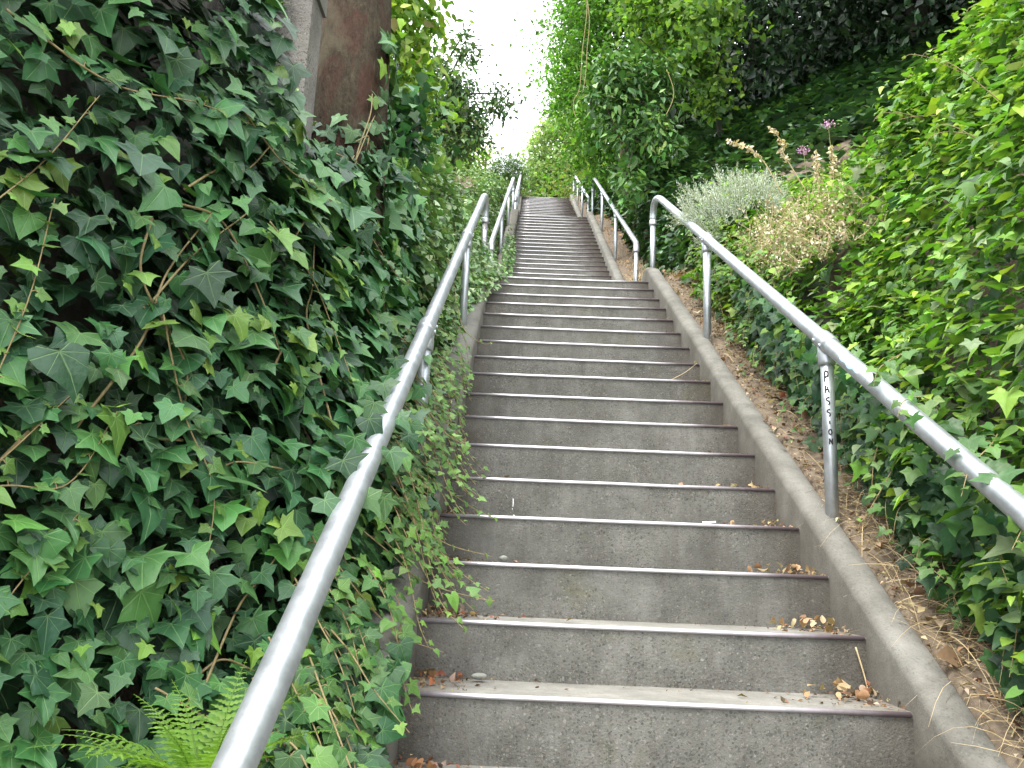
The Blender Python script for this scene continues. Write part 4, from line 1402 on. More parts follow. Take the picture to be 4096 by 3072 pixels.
# bright feathery tree right of the sky gap
tree('broadleaf_tree', 'tall bright green feathery tree right of the gap of sky', (3.2, 17.5, gz(3.2, 17.5)),
     [(3.2, 17.5, gz(3.2, 17.5) - .3), (3.0, 17.3, 11.5), (2.8, 17.2, 13.5), (2.7, 17, 16)], 0.22, 0.06, M_BARKG,
     [tuple(at(1274, 120, 17.5)) + (0.85, 1.3, 1.3), tuple(at(1275, 250, 17)) + (0.75, 1.1, 0.9), tuple(at(1320, 330, 17)) + (0.7, 1.0, 0.8), tuple(at(1275, -30, 18)) + (0.9, 1.3, 1.0), (3.2, 17, 15.5, 1.7, 2.0, 2.4), (3.2, 17, 12, 1.2, 1.4, 2.0), tuple(at(1345, 110, 17)) + (0.9, 1.2, 1.1), tuple(at(1365, 240, 16.5)) + (0.8, 1.0, 0.9)],
     620, 115, 0.082, BR, [4, 4, 2, 2], 101, nl=16, group=TREES, spread=0.34, mat=M_THIN, lift=0.8)
# glossy laurel beside the second rail
tree('laurel_tree', 'glossy-leaved laurel with peeling leaning trunk above the right handrails', (1.75, 10.6, gz(1.75, 10.6)),
     [at(1352, 430, 11.9), at(1346, 370, 11.8), at(1350, 320, 11.8), at(1385, 240, 11.8), at(1400, 160, 11.9)], 0.075, 0.03, M_BARKG,
     [tuple(at(1335, 185, 11.6)) + (0.34, 0.4, 0.36), tuple(at(1395, 290, 11.6)) + (0.26, 0.35, 0.28), tuple(at(1335, 285, 12.2)) + (0.22, 0.3, 0.24), tuple(at(1400, 355, 12)) + (0.26, 0.3, 0.28), tuple(at(1345, 400, 11.4)) + (0.16, 0.2, 0.2), tuple(at(1410, 180, 11.8)) + (0.3, 0.3, 0.35)], 110, 28, 0.12,
     [(0.07, 0.17, 0.035), (0.045, 0.12, 0.03), (0.10, 0.21, 0.04), (0.15, 0.26, 0.05)], [4, 4, 2, 1], 102, temps=T_LONG, mat=M_IVYF, nl=16, group=TREES, spread=0.26)
# dark wood above the ivy slope
for k, (lab, b, blobs, sd_) in enumerate([
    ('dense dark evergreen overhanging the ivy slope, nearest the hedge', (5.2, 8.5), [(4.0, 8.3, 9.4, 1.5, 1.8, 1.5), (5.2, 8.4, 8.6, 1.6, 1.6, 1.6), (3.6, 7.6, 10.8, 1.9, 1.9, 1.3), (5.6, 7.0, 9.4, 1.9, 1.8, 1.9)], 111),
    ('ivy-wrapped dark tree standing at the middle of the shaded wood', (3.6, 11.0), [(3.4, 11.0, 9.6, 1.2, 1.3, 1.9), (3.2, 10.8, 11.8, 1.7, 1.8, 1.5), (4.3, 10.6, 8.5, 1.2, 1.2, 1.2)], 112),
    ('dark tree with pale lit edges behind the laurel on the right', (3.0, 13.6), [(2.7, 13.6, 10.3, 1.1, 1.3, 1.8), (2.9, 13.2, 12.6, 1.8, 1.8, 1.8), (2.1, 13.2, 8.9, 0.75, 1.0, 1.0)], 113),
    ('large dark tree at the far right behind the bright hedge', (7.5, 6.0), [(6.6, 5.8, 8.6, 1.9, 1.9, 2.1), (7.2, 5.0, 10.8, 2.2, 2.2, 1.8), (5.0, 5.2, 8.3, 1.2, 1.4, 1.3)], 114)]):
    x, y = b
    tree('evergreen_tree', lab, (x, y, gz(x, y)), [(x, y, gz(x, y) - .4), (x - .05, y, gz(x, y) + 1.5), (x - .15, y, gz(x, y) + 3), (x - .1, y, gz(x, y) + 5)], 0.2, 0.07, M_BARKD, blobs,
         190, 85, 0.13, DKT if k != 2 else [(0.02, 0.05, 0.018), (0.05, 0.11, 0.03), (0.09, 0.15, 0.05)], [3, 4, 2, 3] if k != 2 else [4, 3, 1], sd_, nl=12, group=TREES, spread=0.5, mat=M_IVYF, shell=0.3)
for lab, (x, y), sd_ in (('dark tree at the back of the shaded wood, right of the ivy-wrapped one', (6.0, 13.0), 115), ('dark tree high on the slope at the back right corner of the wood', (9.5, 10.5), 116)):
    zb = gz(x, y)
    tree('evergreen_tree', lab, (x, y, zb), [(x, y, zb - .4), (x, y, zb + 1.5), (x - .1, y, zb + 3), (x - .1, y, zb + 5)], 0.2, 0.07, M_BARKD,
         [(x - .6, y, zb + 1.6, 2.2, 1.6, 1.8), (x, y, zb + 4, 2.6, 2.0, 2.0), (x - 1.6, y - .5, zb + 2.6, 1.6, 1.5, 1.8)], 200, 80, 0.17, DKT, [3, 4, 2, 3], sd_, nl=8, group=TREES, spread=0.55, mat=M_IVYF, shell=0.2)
# vine-hung light branch in front of the dark wood
tree('maple_sapling', 'light green vine-hung maple lit against the dark wood', (2.5, 9.2, gz(2.5, 9.2)), [(2.5, 9.2, gz(2.5, 9.2) - .2), (2.4, 9.2, 7.0), (2.2, 9.1, 8.0), (2.1, 9.0, 9.5)], 0.05, 0.015, M_BARKD,
     [tuple(at(1450, 20, 12.6)) + (0.75, 0.5, 0.5), tuple(at(1500, 120, 12.4)) + (0.42, 0.4, 0.35), tuple(at(1545, 210, 12.2)) + (0.22, 0.3, 0.35), tuple(at(1545, 30, 11.2)) + (0.5, 0.4, 0.4)], 120, 34, 0.075, [(0.10, 0.20, 0.035), (0.16, 0.27, 0.045), (0.055, 0.12, 0.03)], [3, 2, 2], 121, temps=T_IVYS, nl=14, group=TREES, spread=0.22, mat=M_THIN, shell=0.2)
# far pale trees over the crest
tree('broadleaf_tree', 'pale grey-green tree far beyond the top of the steps', (0.9, 33, 10.5), [(0.9, 33, 10), (0.9, 33, 13), (0.8, 33, 15), (0.7, 33, 17)], 0.25, 0.06, M_BARKG,
     [tuple(at(1200, 330, 35)) + (1.2, 1.5, 1.5), tuple(at(1175, 390, 35)) + (0.8, 1.2, 0.9), tuple(at(1225, 260, 35)) + (0.9, 1.2, 1.2), tuple(at(1250, 380, 35)) + (1.5, 1.5, 1.3), tuple(at(1152, 402, 34)) + (0.75, 1.0, 0.8), tuple(at(1205, 395, 34.5)) + (1.1, 1.2, 0.9), (2.6, 33, 15.0, 1.8, 2, 2.6)], 430, 80, 0.15, PALE, [4, 4, 2, 2], 131, nl=16, group=TREES, spread=0.42, mat=M_THIN)
tree('broadleaf_tree', 'yellowish shrub-like tree just behind the top step on the right', (1.0, 24.5, 10.6), [(1.0, 24.5, 10.3), (0.95, 24.5, 11.2), (0.9, 24.5, 12), (0.9, 24.5, 12.8)], 0.08, 0.03, M_BARKG,
     [(0.9, 24.5, 11.5, 0.9, 0.8, 1.0), (0.15, 24.3, 10.95, 0.5, 0.6, 0.55), (1.6, 24, 12.2, 0.9, 0.9, 1.2)], 110, 60, 0.11, [(0.16, 0.21, 0.06), (0.12, 0.18, 0.05), (0.22, 0.22, 0.07), (0.08, 0.14, 0.04)], [4, 4, 2, 2], 132, nl=10, group=TREES, spread=0.34, mat=M_THIN)
tree('broadleaf_tree', 'thin yellowing tree far left beyond the crest, below the sky gap', (-2.2, 27, 10.8), [(-2.2, 27, 10.4), (-2.2, 27, 12), (-2.1, 27, 13.5), (-2.0, 27, 15)], 0.14, 0.04, M_BARKG,
     [(-2.0, 27, 13.2, 1.0, 1.0, 1.5), (-2.8, 27, 14.6, 1.4, 1.2, 1.5), (-1.4, 27, 12.1, 0.7, 0.8, 0.8)], 120, 55, 0.13, [(0.16, 0.19, 0.06), (0.10, 0.15, 0.05), (0.24, 0.20, 0.07)], [4, 4, 2], 133, nl=14, group=TREES, spread=0.36, mat=M_THIN)
# dark leaning tree on the left, branches reaching into the sky gap
tree('holly_tree', 'dark-leaved tree on the left whose sprays reach into the gap of sky', (-2.4, 9.6, gz(-2.4, 9.6)), [(-2.4, 9.6, gz(-2.4, 9.6) - .3), (-2.2, 9.5, 6.4), at(905, 260, 12.4), at(925, 180, 12.4)], 0.12, 0.03, M_BARKD,
     [tuple(at(985, 190, 12)) + (0.30, 0.5, 0.22), tuple(at(1010, 270, 12)) + (0.25, 0.5, 0.20), tuple(at(930, 250, 12)) + (0.35, 0.5, 0.4), tuple(at(1005, 120, 12.3)) + (0.13, 0.3, 0.26), tuple(at(905, 150, 12.5)) + (0.32, 0.5, 0.45), tuple(at(1065, 215, 12)) + (0.30, 0.3, 0.10), tuple(at(960, 320, 11.8)) + (0.4, 0.5, 0.18)], 210, 38, 0.072,
     [(0.04, 0.085, 0.035), (0.06, 0.12, 0.04), (0.09, 0.16, 0.05), (0.14, 0.18, 0.06)], [4, 4, 3, 1.5], 141, temps=T_LONG, mat=M_LEAF, nl=40, group=TREES, spread=0.17, shell=0.2)
# back-lit yellow-green climber right of the trunk
tree('climbing_vine_thicket', 'yellow-green back-lit thicket of climbers just right of the red-brown trunk', (-1.7, 3.4, gz(-1.7, 3.4)), [(-1.75, 3.4, gz(-1.75, 3.4) - .2), (-1.6, 3.4, 3.6), (-1.5, 3.4, 4.2), (-1.45, 3.4, 5.2)], 0.03, 0.01, M_STEMD,
     [(-1.48, 3.5, 4.6, 0.30, 0.4, 0.65), (-1.44, 3.4, 3.8, 0.28, 0.4, 0.36), (-1.75, 3.2, 4.2, 0.3, 0.4, 0.5)], 150, 26, 0.068, YEL, [4, 4, 3, 2, 0.3], 142, temps=T_OV, mat=M_THIN, nl=18, spread=0.2, shell=0.3)
tree('ivy_clump', 'dark glossy ivy heaped at the foot of the trunk, below the yellow-green climbers', (-1.45, 2.5, gz(-1.45, 2.5)), [(-1.45, 2.5, gz(-1.45, 2.5) - .2), (-1.42, 2.5, 2.9), (-1.4, 2.5, 3.2), (-1.38, 2.5, 3.6)], 0.06, 0.03, M_STEMD,
     [(-1.35, 2.5, 2.9, 0.24, 0.3, 0.36), (-1.32, 2.4, 2.6, 0.14, 0.2, 0.2)], 36, 26, 0.07, DK, [4, 4, 3, 2, 0.4, 0.2], 143, temps=T_IVYS, mat=M_IVYF, nl=4, spread=0.16, shell=0.3)
# round dark conifer at the head of the steps
tree('clipped_conifer', 'round dark green conifer at the head of the steps on the left', (-1.15, 20.8, gz(-1.15, 20.8)), [(-0.95, 21, 10.2), (-0.95, 21, 10.7), (-0.95, 21, 11.2), (-0.95, 21, 11.6)], 0.06, 0.02, M_BARKD,
     [tuple(at(1114, 382, 23.2)) + (0.38, 0.4, 0.52), tuple(at(1088, 366, 23.3)) + (0.44, 0.4, 0.46)], 170, 64, 0.07, [(0.04, 0.10, 0.02), (0.065, 0.15, 0.028), (0.10, 0.19, 0.04)], [4, 3, 1], 144, mat=M_LEAF, nl=8, spread=0.16, shell=0.5, temps=T_NEEDLE)
# hedge of far shrubs that closes the view behind the crest
for k, (x, y, r, h, lab, cols) in enumerate([(-4.2, 24, 1.8, 2.2, 'mid green shrub mass left of the dark conifer, on the skyline', BR), (-3.2, 14.5, 1.2, 1.5, 'leafy green bush above the pale ivy bank, under the dark-leaved tree', YEL[:3]),
                                         (3.6, 27, 2.4, 2.6, 'leafy shrub on the skyline behind the tall bright tree', BR)]):
    tree('shrub', lab, (x, y, gz(x, y)), [(x, y, gz(x, y) - .2), (x, y, gz(x, y) + .5), (x, y, gz(x, y) + .9), (x, y, gz(x, y) + h)], 0.06, 0.02, M_BARKG, [(x, y, gz(x, y) + h * .55, r, r, h * .55), (x + r * .5, y, gz(x, y) + h * .4, r * .7, r * .7, h * .4)], 90, 70, 0.12, cols, [4, 3, 2, 2][:len(cols)], 150 + k, nl=8, spread=0.36, mat=M_THIN)

# bare hanging vines before the bright tree and the wood
for lab, pts in [('bare tan vine hanging before the bright feathery tree', [at(1263, -40, 9.5), at(1268, 20, 9.5), at(1258, 110, 9.5), at(1252, 190, 9.5), at(1240, 215, 9.5), at(1239, 238, 9.5), at(1246, 256, 9.5)]),
                 ('short bare vine dangling right beside the longer one', [at(1262, -40, 9.6), at(1273, 40, 9.6), at(1268, 110, 9.6), at(1265, 160, 9.6), at(1259, 200, 9.6)]),
                 ('crooked bare vine hanging under the shaded wood, right of the laurel', [at(1440, 150, 9.4), at(1446, 165, 9.4), at(1455, 195, 9.4), at(1452, 220, 9.4), at(1438, 250, 9.4)])]:
    g = Geo()
    tube(g, spline(pts, 26), 0.0042, 6)
    tag(g.build('hanging_vine', M_STEM, origin=pts[-1]), lab, 'vine', 'bare hanging vines')

# ------------------------------------------------------------------ silver shrub, dry perennials, flower stalks
rng = np.random.default_rng(201)
lv = thing('silver_shrub', tuple(at(1590, 480, 5.9)), 'silvery grey-green feathery shrub above the bend of the right handrail', 'shrub')
g = Geo()
st = Geo()
LC = at(1598, 488, 6.0)
for k in range(1150):
    d = norm(np.array((rng.normal(0, 1), rng.normal(-0.15, 1), abs(rng.normal(0.25, .8)))))
    lob = 0.85 + 0.25 * math.sin(4 * math.atan2(d[1], d[0]) + 1) * (1 - d[2]) + 0.12 * math.sin(9 * d[0] + 5 * d[2])
    R_ = np.array((0.50, 0.42, 0.44)) * lob
    c = LC + d * R_ * rng.uniform(0.72, 0.95) + np.array((0, 0, -0.04))
    dd = norm(d + np.array((0, 0, 0.5)) + rng.normal(0, .25, 3))
    ln = rng.uniform(0.05, 0.13)
    tube(st, [c, c + dd * ln * .5, c + dd * ln], [0.0016, 0.0012, 0.0008], 4, None, False)
    m = 15
    tt = np.linspace(-0.1, 1.05, m)
    P = c + dd * ln * tt[:, None]
    rad = norm(rng.normal(0, 1, (m, 3)))
    T = norm(rad * 0.9 + dd)
    add_leaves(g, P, norm(np.cross(T, rng.normal(0, 1, (m, 3)))), T, 0.030 * (1.15 - 0.5 * np.clip(tt, 0, 1)), pick(rng, m, [(0.48, 0.54, 0.49), (0.38, 0.44, 0.39), (0.62, 0.66, 0.61)], [3, 3, 2], 0.1), T_NEEDLE, rng)
g.build('foliage', M_DRYL, lv, attrs=True)
st.build('stems', M_STEMG, lv)

dp = thing('dry_perennials', tuple(at(1640, 560, 4.9)), 'tangle of dried straw-coloured flower stems between the silver shrub and the vine hedge', 'plant')
g = Geo()
st = Geo()
DRY = [(0.54, 0.47, 0.34), (0.44, 0.38, 0.25), (0.66, 0.59, 0.47), (0.30, 0.24, 0.16), (0.18, 0.28, 0.06)]
for k in range(850):
    a, b = rng.random(2)
    u = 1490 + a * 350 + rng.normal(0, 22)
    v0 = np.interp(u, [1480, 1560, 1700, 1850], [552, 508, 452, 392])
    v = v0 + 20 + b ** 0.8 * np.interp(u, [1480, 1600, 1700, 1850], [60, 110, 130, 110])
    c = at(u, v, np.interp(u, [1480, 1600, 1850], [5.65, 5.35, 4.75]) + rng.normal(0, .2) - b * 0.55)
    if c[0] < 1.02:
        continue
    d = norm(np.array((-0.2 + rng.normal(0, .45), -0.2 + rng.normal(0, .5), 0.7)))
    ln = rng.uniform(0.08, 0.24)
    tube(st, spline([c, c + d * ln * .5 + rng.normal(0, .01, 3), c + d * ln], 6), [0.0017, 0.0016, 0.0015, 0.0013, 0.001, 0.0008], 4, None, False)
    m = 11
    tt = rng.random(m)
    P = c + d * ln * tt[:, None] + rng.normal(0, 0.012, (m, 3))
    add_leaves(g, P, norm(rng.normal(0, 1, (m, 3)) + np.array((0, 0, .6))), norm(rng.normal(0, 1, (m, 3))), np.exp(rng.normal(math.log(0.019), .3, m)), pick(rng, m, DRY, [4, 3, 3, 1.5, 6], 0.15), T_DI, rng)
g.build('seed_heads', M_DRYL, dp, attrs=True)
st.build('stems', M_STRAW, dp)
for lab, pts in [('leaning dry flower spike with pale seed pods, lower left of the pair', [at(1690, 420, 5.2), at(1650, 350, 5.2), at(1610, 318, 5.2), at(1573, 303, 5.2)]),
                 ('crooked dry flower spike with pale seed pods, upper right of the pair', [at(1740, 410, 5.1), at(1712, 365, 5.1), at(1692, 330, 5.1), at(1690, 308, 5.1), at(1664, 276, 5.1)]),
                 ('short upright dry flower spike beside the bright hedge', [at(1768, 420, 5.0), at(1766, 380, 5.0), at(1762, 330, 5.0)]),
                 ('thin upright dry flower spike nearest the bright hedge', [at(1800, 420, 4.9), at(1800, 370, 4.9), at(1797, 318, 4.9)])]:
    r_ = thing('dry_flower_spike', tuple(pts[0]), lab, 'plant', 'dry flower spikes')
    c = spline(pts, 40)
    st = Geo()
    tube(st, c, np.linspace(0.004, 0.0018, 40), 6)
    st.build('stalk', M_STRAW, r_)
    g = Geo()
    k = rng.integers(14, 40, 60)
    add_leaves(g, c[k] + rng.normal(0, .006, (60, 3)), norm(rng.normal(0, 1, (60, 3))), norm(rng.normal(0, 1, (60, 3))), 0.026, pick(rng, 60, [(0.5, 0.42, 0.28), (0.62, 0.54, 0.38)], [1, 1], .1), T_OV, rng)
    g.build('seed_pods', M_DRYL, r_, attrs=True)

for lab, c in (('small mauve flower head against the shaded ivy, the higher one', at(1789, 268, 4.9)), ('small mauve flower head beside the dry spikes, the lower one', at(1736, 325, 5.0))):
    r_ = thing('mauve_flower', tuple(c), lab, 'flower', 'mauve flower heads')
    g = Geo()
    m = 60
    add_leaves(g, c + rng.normal(0, 1, (m, 3)) * np.array((.02, .014, .010)), norm(rng.normal(0, 1, (m, 3))), norm(rng.normal(0, 1, (m, 3))), 0.012, pick(rng, m, [(0.42, 0.22, 0.42), (0.55, 0.34, 0.52)], [1, 1], .1), T_OV, rng)
    g.build('petals', M_DRYL, r_, attrs=True)
    st = Geo()
    tube(st, spline([c, c + np.array((0.02, 0.03, -0.12)), c + np.array((0.05, 0.06, -0.32))], 8), 0.002, 5)
    st.build('stalk', M_STEMG, r_)
# ------------------------------------------------------------------ fern at the lower left
FB = at(440, 1735, 1.40)
fr = thing('fern', tuple(FB), 'pale green fern under the left handrail at the bottom edge', 'fern')
rng = np.random.default_rng(301)


def frond(base, az, ln, lean, arch, seed):
    r = np.random.default_rng(seed)
    ln = ln * 1.12 * r.uniform(0.85, 1.1)
    az = az + r.normal(0, .15)
    h = np.array((math.cos(az), math.sin(az), 0))
    t = np.linspace(0, 1, 22)
    a = lean - arch * t
    st = ln / 21
    P = [np.array(base, float)]
    for k in range(21):
        P.append(P[-1] + st * (h * math.cos(a[k]) + np.array((0, 0, 1)) * math.sin(a[k])))
    P = np.array(P)
    g = Geo()
    tube(g, P, np.linspace(0.0018, 0.0005, 22), 5, (0.16, 0.28, 0.06))
    side = np.cross(h, (0, 0, 1.0))
    for k in range(4, 22):
        f = (k - 4) / 17
        w = ln * 0.24 * math.sin(PI * min(1, 0.28 + 0.72 * f)) ** 0.8 * (1.02 - f * 0.75)
        tg = norm(P[min(k + 1, 21)] - P[k - 1])
        up = norm(np.cross(side, tg))
        if up[2] < 0:
            up = -up
        for s in (-1, 1):
            d = norm(side * s + tg * 0.42 + up * r.normal(0, .08))
            m = 9
            q = norm(np.cross(up, d))
            V, T = [], []
            for b in range(m):
                c = P[k] + d * w * b / (m - 1) - np.array((0, 0, 1)) * w * 0.12 * (b / (m - 1)) ** 2
                hw = 0.115 * w * (1 - (b / (m - 1)) ** 2) * (1.15 if b % 2 else 0.5) + 0.0003
                V += [c - q * hw, c, c + q * hw]
            V = np.array(V)
            V[1::3] -= up * 0.0012
            for b in range(m - 1):
                o = b * 3
                T += [(o, o + 1, o + 4), (o, o + 4, o + 3), (o + 1, o + 2, o + 5), (o + 1, o + 5, o + 4)]
            g.add(V, T, None, np.array((0.19, 0.34, 0.06)) * math.exp(r.normal(0, .08)))
    return g


for k, (az, ln, lean, arch) in enumerate([(2.75, .22, 1.15, .9), (2.3, .24, 1.25, .8), (1.6, .23, 1.4, .7), (3.4, .23, 1.0, 1.0), (0.4, .24, 1.25, .9), (-0.3, .24, 1.05, 1.1), (-1.2, .22, 1.0, 1.1),
                                          (-2.0, .23, 0.95, 1.1), (-2.7, .24, 0.85, 1.0), (-0.8, .2, 1.3, .9), (4.2, .25, .75, .9), (5.4, .25, .7, 1.0), (0.9, .2, 1.35, .6), (3.0, .25, .8, .8), (-2.4, .19, 1.3, .8)]):
    frond(FB + np.array((0.012 * math.cos(az), 0.012 * math.sin(az), 0)), az, ln, lean, arch, 310 + k).build('frond', M_THIN, fr, attrs=True)

# ------------------------------------------------------------------ litter, dry grass, twigs, pebbles
rng = np.random.default_rng(401)
LIT = [(0.24, 0.16, 0.095), (0.16, 0.10, 0.06), (0.36, 0.27, 0.17), (0.10, 0.065, 0.042), (0.20, 0.085, 0.05), (0.42, 0.34, 0.24)]
g = Geo()


def litter(P, size, cols=LIT, w=(4, 4, 2, 3, 1, 1), flat=1.2, temps=T_DI):
    n = len(P)
    add_leaves(g, P, norm(rng.normal(0, 0.6, (n, 3)) + np.array((0, 0, flat))), norm(rng.normal(0, 1, (n, 3))), size, pick(rng, n, cols, w, 0.2), temps, rng)


for nos, vis, n_r, n_l in ((N1[8:], 1.0, 80, 95), (N2[5:], 0.4, 14, 22), (N3[8:], 0.3, 8, 10)):
    for k, (y, z) in enumerate(nos):
        xl, xr = (-HW, HW) if nos[0] == N1[8] else ((-0.62, 0.76) if nos[0] == N2[5] else (-0.54, 0.8))
        d = 0.27
        for s, n in ((1, n_r), (-1, n_l)):
            n = int(n * rng.uniform(0.6, 1.4))
            a = rng.exponential(0.085, n) if s > 0 else rng.exponential(0.10, n)
            a = np.clip(a, 0, 0.45)
            x = (xr - a) if s > 0 else (xl + a)
            b = 1 - rng.random(n) ** 1.3
            yy = y + 0.02 + (d - 0.03) * np.clip(b + 0.2 * a, 0, 1)
            pile = 0.035 * np.exp(-a / 0.06) * rng.random(n) * (yy - y) / d
            P = np.column_stack([x, yy, z + 0.004 + pile])
            litter(P, np.exp(rng.normal(math.log(0.015), .45, n)))
        # bits along the back of the tread
        n = 26
        litter(np.column_stack([rng.uniform(xl, xr, n), y + d - rng.exponential(0.02, n), np.full(n, z + 0.003)]), np.exp(rng.normal(math.log(0.007), .4, n)))
# larger curled leaves heaped at the right ends of the low steps
for k, cnt in ((12 - 1, 22), (12 - 2, 10), (12 - 3, 10), (12 + 0, 26), (12 + 1, 30), (12 + 2, 16), (12 + 3, 8), (12 + 4, 6)):
    y, z = N1[k]
    a = np.abs(rng.normal(0.06, 0.06, cnt))
    P = np.column_stack([HW - 0.03 - a, y + 0.12 + rng.uniform(0, .14, cnt), z + 0.008 + rng.random(cnt) * 0.03])
    add_leaves(g, P, norm(rng.normal(0, .8, (cnt, 3)) + np.array((0, 0, .6))), norm(rng.normal(0, 1, (cnt, 3))), rng.uniform(.02, .042, cnt), pick(rng, cnt, [(0.36, 0.24, 0.13), (0.42, 0.32, 0.2), (0.24, 0.14, 0.08)], [3, 2, 2], .15), T_OV, rng)
for k in (11, 12, 13):                                   # reddish leaves at the left ends
    y, z = N1[k]
    cnt = 26
    P = np.column_stack([-HW + 0.02 + np.abs(rng.normal(0, .07, cnt)), y + 0.10 + rng.uniform(0, .16, cnt), z + 0.006 + rng.random(cnt) * 0.02])
    add_leaves(g, P, norm(rng.normal(0, .8, (cnt, 3)) + np.array((0, 0, .6))), norm(rng.normal(0, 1, (cnt, 3))), rng.uniform(.015, .035, cnt), pick(rng, cnt, [(0.22, 0.085, 0.045), (0.32, 0.17, 0.09), (0.26, 0.2, 0.15)], [2, 2, 2], .2), T_OV, rng)
# soil strip on the right and the landing ends
n = 5000
x = 0.76 + rng.beta(1.5, 1.6, n) * 0.5
y = rng.uniform(-1.4, 5.2, n)
zc_ = np.where(x < 0.795, np.minimum(SL * y + 0.104, 2.9), ground_h(x, y) + 0.008)
litter(np.column_stack([x, y, zc_ + 0.02 * rng.random(n) * (x > 0.8)]), np.exp(rng.normal(math.log(0.017), .5, n)), w=(4, 3, 4, 2, .6, 4))
n = 260
x = 0.87 + rng.random(n) * 0.35
y = rng.uniform(-1.2, 4.5, n)
litter(np.column_stack([x, y, ground_h(x, y) + 0.02]), rng.uniform(.025, .05, n), temps=T_OV, flat=.8)
n = 500
x = rng.uniform(0.9, 1.3, n)
y = rng.uniform(5.2, 12.5, n)
litter(np.column_stack([x, y, ground_h(x, y) + 0.02 + 0.1 * rng.random(n)]), rng.uniform(.02, .05, n), [(0.36, 0.2, 0.07), (0.26, 0.13, 0.06), (0.46, 0.3, 0.14)], (3, 2, 2))
tag(g.build('leaf_litter', M_DRYL, attrs=True), 'dead brown leaves and crumbs lying along the step ends and soil strip', 'leaf litter', kind='stuff')

g = Geo()


def blade(p, d, ln, w, bend):
    d = norm(np.asarray(d, float))
    s = norm(np.cross(d, rng.normal(0, 1, 3)))
    t = np.linspace(0, 1, 6)[:, None]
    c = np.asarray(p) + d * ln * t + np.array((0, 0, -1.0)) * bend * ln * t ** 2
    gh = ground_h(c[:, 0], c[:, 1]) + 0.004
    c[:, 2] = np.where(c[:, 0] > 0.79, np.maximum(c[:, 2], gh), c[:, 2])
    ww = w * (1 - 0.8 * t)
    up = norm(np.cross(d, s)) * w * 0.6
    V = np.concatenate([c - s * ww, c + s * ww, c + up * (1 - t)])
    Q = [(k, k + 1, k + 7, k + 6) for k in range(5)] + [(k + 6, k + 7, k + 13, k + 12) for k in range(5)] + [(k + 12, k + 13, k + 1, k) for k in range(5)]
    g.add(V, None, Q)


for k in range(950):
    y = rng.uniform(-1.2, 4.6)
    x = 0.82 + rng.beta(1.5, 1.4) * 0.45
    if y < 0.7 and rng.random() < 0.5:
        x = rng.uniform(1.0, 1.35)
    blade((x, y, float(ground_h(x, y))), (-0.3 + rng.normal(0, .5), rng.normal(-0.1, .5), rng.uniform(0.05, 1.0)), rng.uniform(.06, .30), rng.uniform(.0009, .0022), rng.uniform(.1, .8))
for k in range(1500):
    y = rng.uniform(-1.3, 1.0)
    x = 0.80 + rng.beta(1.6, 1.2) * 0.46
    blade((x, y, float(ground_h(x, y))), (-0.35 + rng.normal(0, .6), rng.normal(-0.15, .6), rng.uniform(0.0, 0.9)), rng.uniform(.08, .32), rng.uniform(.0011, .0024), rng.uniform(.2, .9))
for k in range(800):
    y = rng.normal(7.2, 0.9)
    x = rng.uniform(0.92, 1.25)
    blade((x, y, float(ground_h(x, y))), (rng.normal(0, .4), rng.normal(0, .4), 1), rng.uniform(.08, .26), .0025, .6)
tag(g.build('dry_grass', M_STRAW, smooth=False), 'bleached dry grass and straw on the soil beside the right curb', 'dry grass', kind='stuff')

# single straws and twigs
def stick(pts, r, label, cat='twig', mat=M_STRAW, name='twig', group=None):
    g = Geo()
    tube(g, spline(pts, 12), np.linspace(r, r * 0.6, 12), 6)
    return tag(g.build(name, mat, origin=pts[0]), label, cat, group)


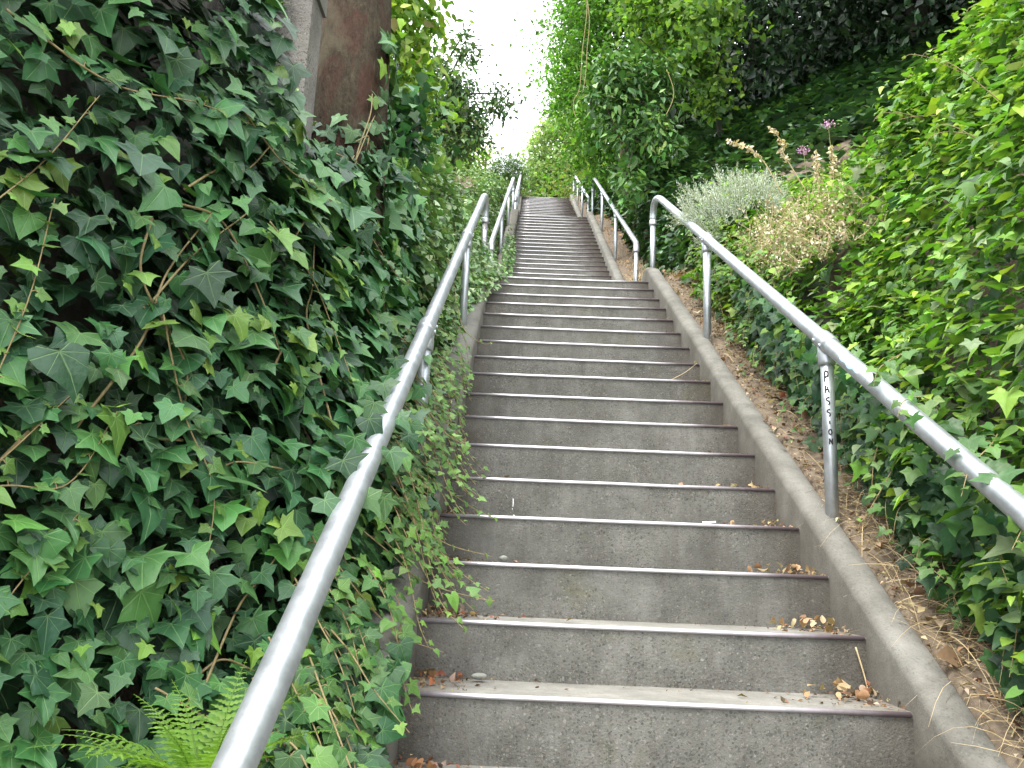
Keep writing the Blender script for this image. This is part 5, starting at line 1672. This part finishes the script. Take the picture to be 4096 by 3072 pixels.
y1, zz1 = N1[12 + 1]
stick([(0.635, y1 - 0.012, zz1 - 0.03), (0.652, y1 - 0.020, zz1 - 0.10), (0.662, y1 - 0.03, zz1 - 0.162)], 0.0028, 'pale straw leaning against the second-lowest full riser by the right curb')
stick([(0.70, -0.42, SL * -.42 + .108), (0.74, -0.5, SL * -.5 + .108), (0.79, -0.58, SL * -.58 + .108)], 0.003, 'bleached stalk lying along the top of the right curb near the bottom')
yk, zk = N1[12 + 8]
stick([(0.46, yk + 0.05, zk + 0.012), (0.55, yk + 0.1, zk + 0.07), (0.62, yk + 0.12, zk + 0.13)], 0.002, 'thin dry stem leaning across a mossy riser higher up on the right')


def pebble(p, r, label):
    g = Geo()
    m, kk = 10, 14
    V = []
    for a in range(m + 1):
        th_ = PI * a / m
        for b in range(kk):
            f = 2 * PI * b / kk
            q = 1 + 0.1 * math.sin(2 * f + 1) + 0.08 * math.sin(3 * th_ + f)
            V.append((p[0] + r[0] * q * math.sin(th_) * math.cos(f), p[1] + r[1] * q * math.sin(th_) * math.sin(f), p[2] + r[2] + r[2] * math.cos(th_)))
    Q = [(a * kk + b, a * kk + (b + 1) % kk, (a + 1) * kk + (b + 1) % kk, (a + 1) * kk + b) for a in range(m) for b in range(kk)]
    g.add(V, None, Q)
    return tag(g.build('pebble', M_PEB, origin=p), label, 'pebble', 'pebbles on the steps')


pebble((-0.475, N1[12][0] + 0.23, N1[12][1] + 0.004), (.022, .014, .010), 'smooth oval grey-green pebble among red leaves on the lowest broad tread')
pebble((-0.425, N1[14][0] + 0.17, N1[14][1] + 0.004), (.015, .013, .011), 'small rounded tan pebble on the third tread up, at the left')
g = Geo()
yq, zq = N1[12 + 3]
g.add([(0.315, yq + 0.02, zq + 0.004), (0.345, yq + 0.014, zq + 0.005), (0.365, yq + 0.02, zq + 0.009), (0.315, yq + 0.024, zq + 0.010), (0.345, yq + 0.018, zq + 0.011), (0.365, yq + 0.024, zq + 0.014),
       (0.315, yq + 0.027, zq + 0.009), (0.345, yq + 0.021, zq + 0.010), (0.365, yq + 0.027, zq + 0.013)],
      None, [(0, 1, 4, 3), (1, 2, 5, 4), (3, 4, 7, 6), (4, 5, 8, 7)])
tag(g.build('paper_scrap', M_WHITE, smooth=False, origin=(0.345, yq, zq)), 'white scrap of paper on a tread edge near the dead leaves on the right', 'paper')

for o in bpy.data.objects:
    if '_base' in o:
        del o['_base']
